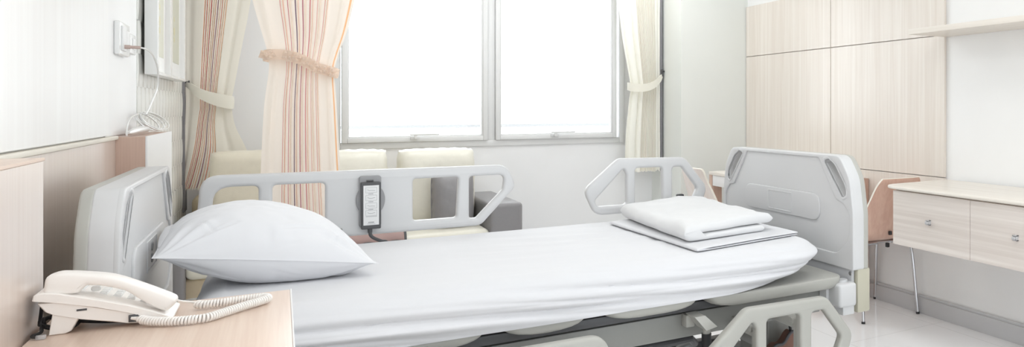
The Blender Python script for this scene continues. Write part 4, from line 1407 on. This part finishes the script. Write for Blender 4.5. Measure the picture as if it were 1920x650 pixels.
def chair(loc, rot, label, mply, hole, top_h=.81):
    """bent plywood shell on chrome legs; local: faces +y"""
    t = D.objects.new('plywood_chair', None); t.empty_display_size = .1
    COL.objects.link(t); t.location = loc; t.rotation_euler = (0, 0, rot)
    tag(t, label, 'chair', 'bent plywood chairs at the side table')
    bm = bmesh.new()
    # shell centreline profile (y, z, halfwidth)
    prof = [(.24, .425, .17), (.235, .437, .185), (.20, .448, .20), (.10, .446, .208), (0, .440, .21), (-.08, .438, .212), (-.13, .446, .213), (-.165, .468, .213), (-.185, .50, .213), (-.208, .56, .206), (-.230, .63, .192), (-.254, .70, .174), (-.276, .76, .158), (-.290, top_h - .02, .146), (-.296, top_h, .130)]
    sp = smooth_path([Vector(p) for p in prof], 4)
    NW = 16; th = .012
    rows = []
    for i, p in enumerate(sp):
        T = (sp[min(i + 1, len(sp) - 1)] - sp[max(i - 1, 0)])
        T = Vector((0, T.x, T.y)).normalized()
        Nn = Vector((0, T.z, -T.y))   # points to the rear/below
        front, back = [], []
        for k in range(NW + 1):
            x = (2 * k / NW - 1) * p.z
            bow = .018 * (x / .2) ** 2 * (1 if p.y > .5 else .2)
            c_ = Vector((x, p.x + bow, p.y))
            front.append(bm.verts.new(c_ - Nn * th / 2)); back.append(bm.verts.new(c_ + Nn * th / 2))
        rows.append((front, back))
    def in_hole(i, k):
        if not hole: return False
        z = sp[i].y; zn = sp[min(i + 1, len(sp) - 1)].y
        zz = (z + zn) / 2; x = (2 * (k + .5) / NW - 1) * sp[i].z
        return (abs(zz - (top_h - .045)) / .017) ** 2 + (x / .062) ** 2 < 1.0
    H = set((i, k) for i in range(len(rows) - 1) for k in range(NW) if in_hole(i, k))
    for i in range(len(rows) - 1):
        f0, b0 = rows[i]; f1, b1 = rows[i + 1]
        for k in range(NW):
            if (i, k) in H:
                for (di, dk, a, b) in ((0, -1, (f0[k], f1[k]), (b0[k], b1[k])), (0, 1, (f0[k + 1], f1[k + 1]), (b0[k + 1], b1[k + 1])), (-1, 0, (f0[k], f0[k + 1]), (b0[k], b0[k + 1])), (1, 0, (f1[k], f1[k + 1]), (b1[k], b1[k + 1]))):
                    if (i + di, k + dk) not in H: bm.faces.new((a[0], a[1], b[1], b[0])).material_index = 1
                continue
            bm.faces.new((f0[k], f0[k + 1], f1[k + 1], f1[k])); bm.faces.new((b0[k], b1[k], b1[k + 1], b0[k + 1]))
        bm.faces.new((f0[0], f1[0], b1[0], b0[0])).material_index = 1
        bm.faces.new((f0[-1], b0[-1], b1[-1], f1[-1])).material_index = 1
    for (f, b) in (rows[0], rows[-1]):
        for k in range(NW): bm.faces.new((f[k], f[k + 1], b[k + 1], b[k])).material_index = 1
    s = obj('seat_shell', bm, [mply, M['ply_edge']], None, 40); s.parent = t
    bm = bmesh.new()
    for sx in (-1, 1):
        tube(bm, smooth_path([(sx * .16, .10, .428), (sx * .16, -.12, .428), (sx * .17, -.165, .424)], 4), .008, 8)
    tube(bm, [(-.17, .12, .424), (.17, .12, .424)], .008, 8); tube(bm, [(-.17, -.10, .424), (.17, -.10, .424)], .008, 8)
    o = obj('under_frame', bm, M['chrome'], None); o.parent = t
    for sx in (-1, 1):
        for sy in (-1, 1):
            bm = bmesh.new()
            tube(bm, smooth_path([(sx * .05, sy * .13, .426), (sx * .13, sy * .14, .425), (sx * .165, sy * .150, .418), (sx * .180, sy * .158, .395), (sx * .186, sy * .175, .30), (sx * .198, sy * .203, .006)], 6), .0095, 12)
            l = obj('leg', bm, M['chrome'], None); l.parent = t
            bm = bmesh.new(); cyl(bm, (sx * .1978, sy * .2025, .012), (sx * .1983, sy * .2035, 0), .011); l2 = obj('foot_cap', bm, M['black'], None); l2.parent = l
    for d_ in ((-.006, .012, -.175, -.155, .402, .428), (-.014, .006, -.206, -.192, .478, .500)):
        o = B('clamp', d_, M['black'], None, .003); o.parent = t
    return t
chair((2.893, 3.417, 0), math.radians(-3), 'reddish plywood chair with chrome legs between the footboard and the drawer unit', M['ply'], False)
chair((2.42, 4.235, 0), math.radians(-90), 'plywood chair, glare painted pale, with oval hand hole, seen behind the far foot rail', M['ply_glare'], True, .83)

# brown bag with grey binding hanging under the bed
t = thing('hanging_bag', 'brown bag with dark grey binding hanging under the foot of the bed', 'bag', (1.66, 2.47, .17))
bm = bmesh.new()
top = [(1.585, .262), (1.605, .274), (1.628, .272), (1.645, .282), (1.662, .304), (1.680, .315), (1.695, .304), (1.712, .275), (1.735, .250), (1.765, .238)]
tp = smooth_path([Vector((a, b, 0)) for a, b in top], 4)
fr_, bk_ = [], []
for i, p in enumerate(tp):
    fr_.append([bm.verts.new((p.x, 2.455 - .012 * math.sin(PI * q / 6), p.y - (p.y - .185) * q / 6)) for q in range(7)])
    bk_.append([bm.verts.new((p.x, 2.50 + .012 * math.sin(PI * q / 6), p.y - (p.y - .185) * q / 6)) for q in range(7)])
for i in range(len(tp) - 1):
    for q in range(6):
        bm.faces.new((fr_[i][q], fr_[i + 1][q], fr_[i + 1][q + 1], fr_[i][q + 1])); bm.faces.new((bk_[i][q], bk_[i][q + 1], bk_[i + 1][q + 1], bk_[i + 1][q]))
    bm.faces.new((fr_[i][0], bk_[i][0], bk_[i + 1][0], fr_[i + 1][0])); bm.faces.new((fr_[i][6], fr_[i + 1][6], bk_[i + 1][6], bk_[i][6]))
for c_ in (0, -1):
    for q in range(6): bm.faces.new((fr_[c_][q], fr_[c_][q + 1], bk_[c_][q + 1], bk_[c_][q]))
obj('pouch', bm, M['brown_cloth'], t, 50)
bm = bmesh.new(); tube(bm, [(p.x, 2.455, p.y) for p in tp], .006, 8); obj('binding', bm, M['hem'], t)
bm = bmesh.new(); tube(bm, smooth_path([(1.68, 2.47, .312), (1.675, 2.47, .36), (1.685, 2.47, .40), (1.69, 2.47, .43)], 4), .006, 8); obj('strap', bm, M['black'], t)
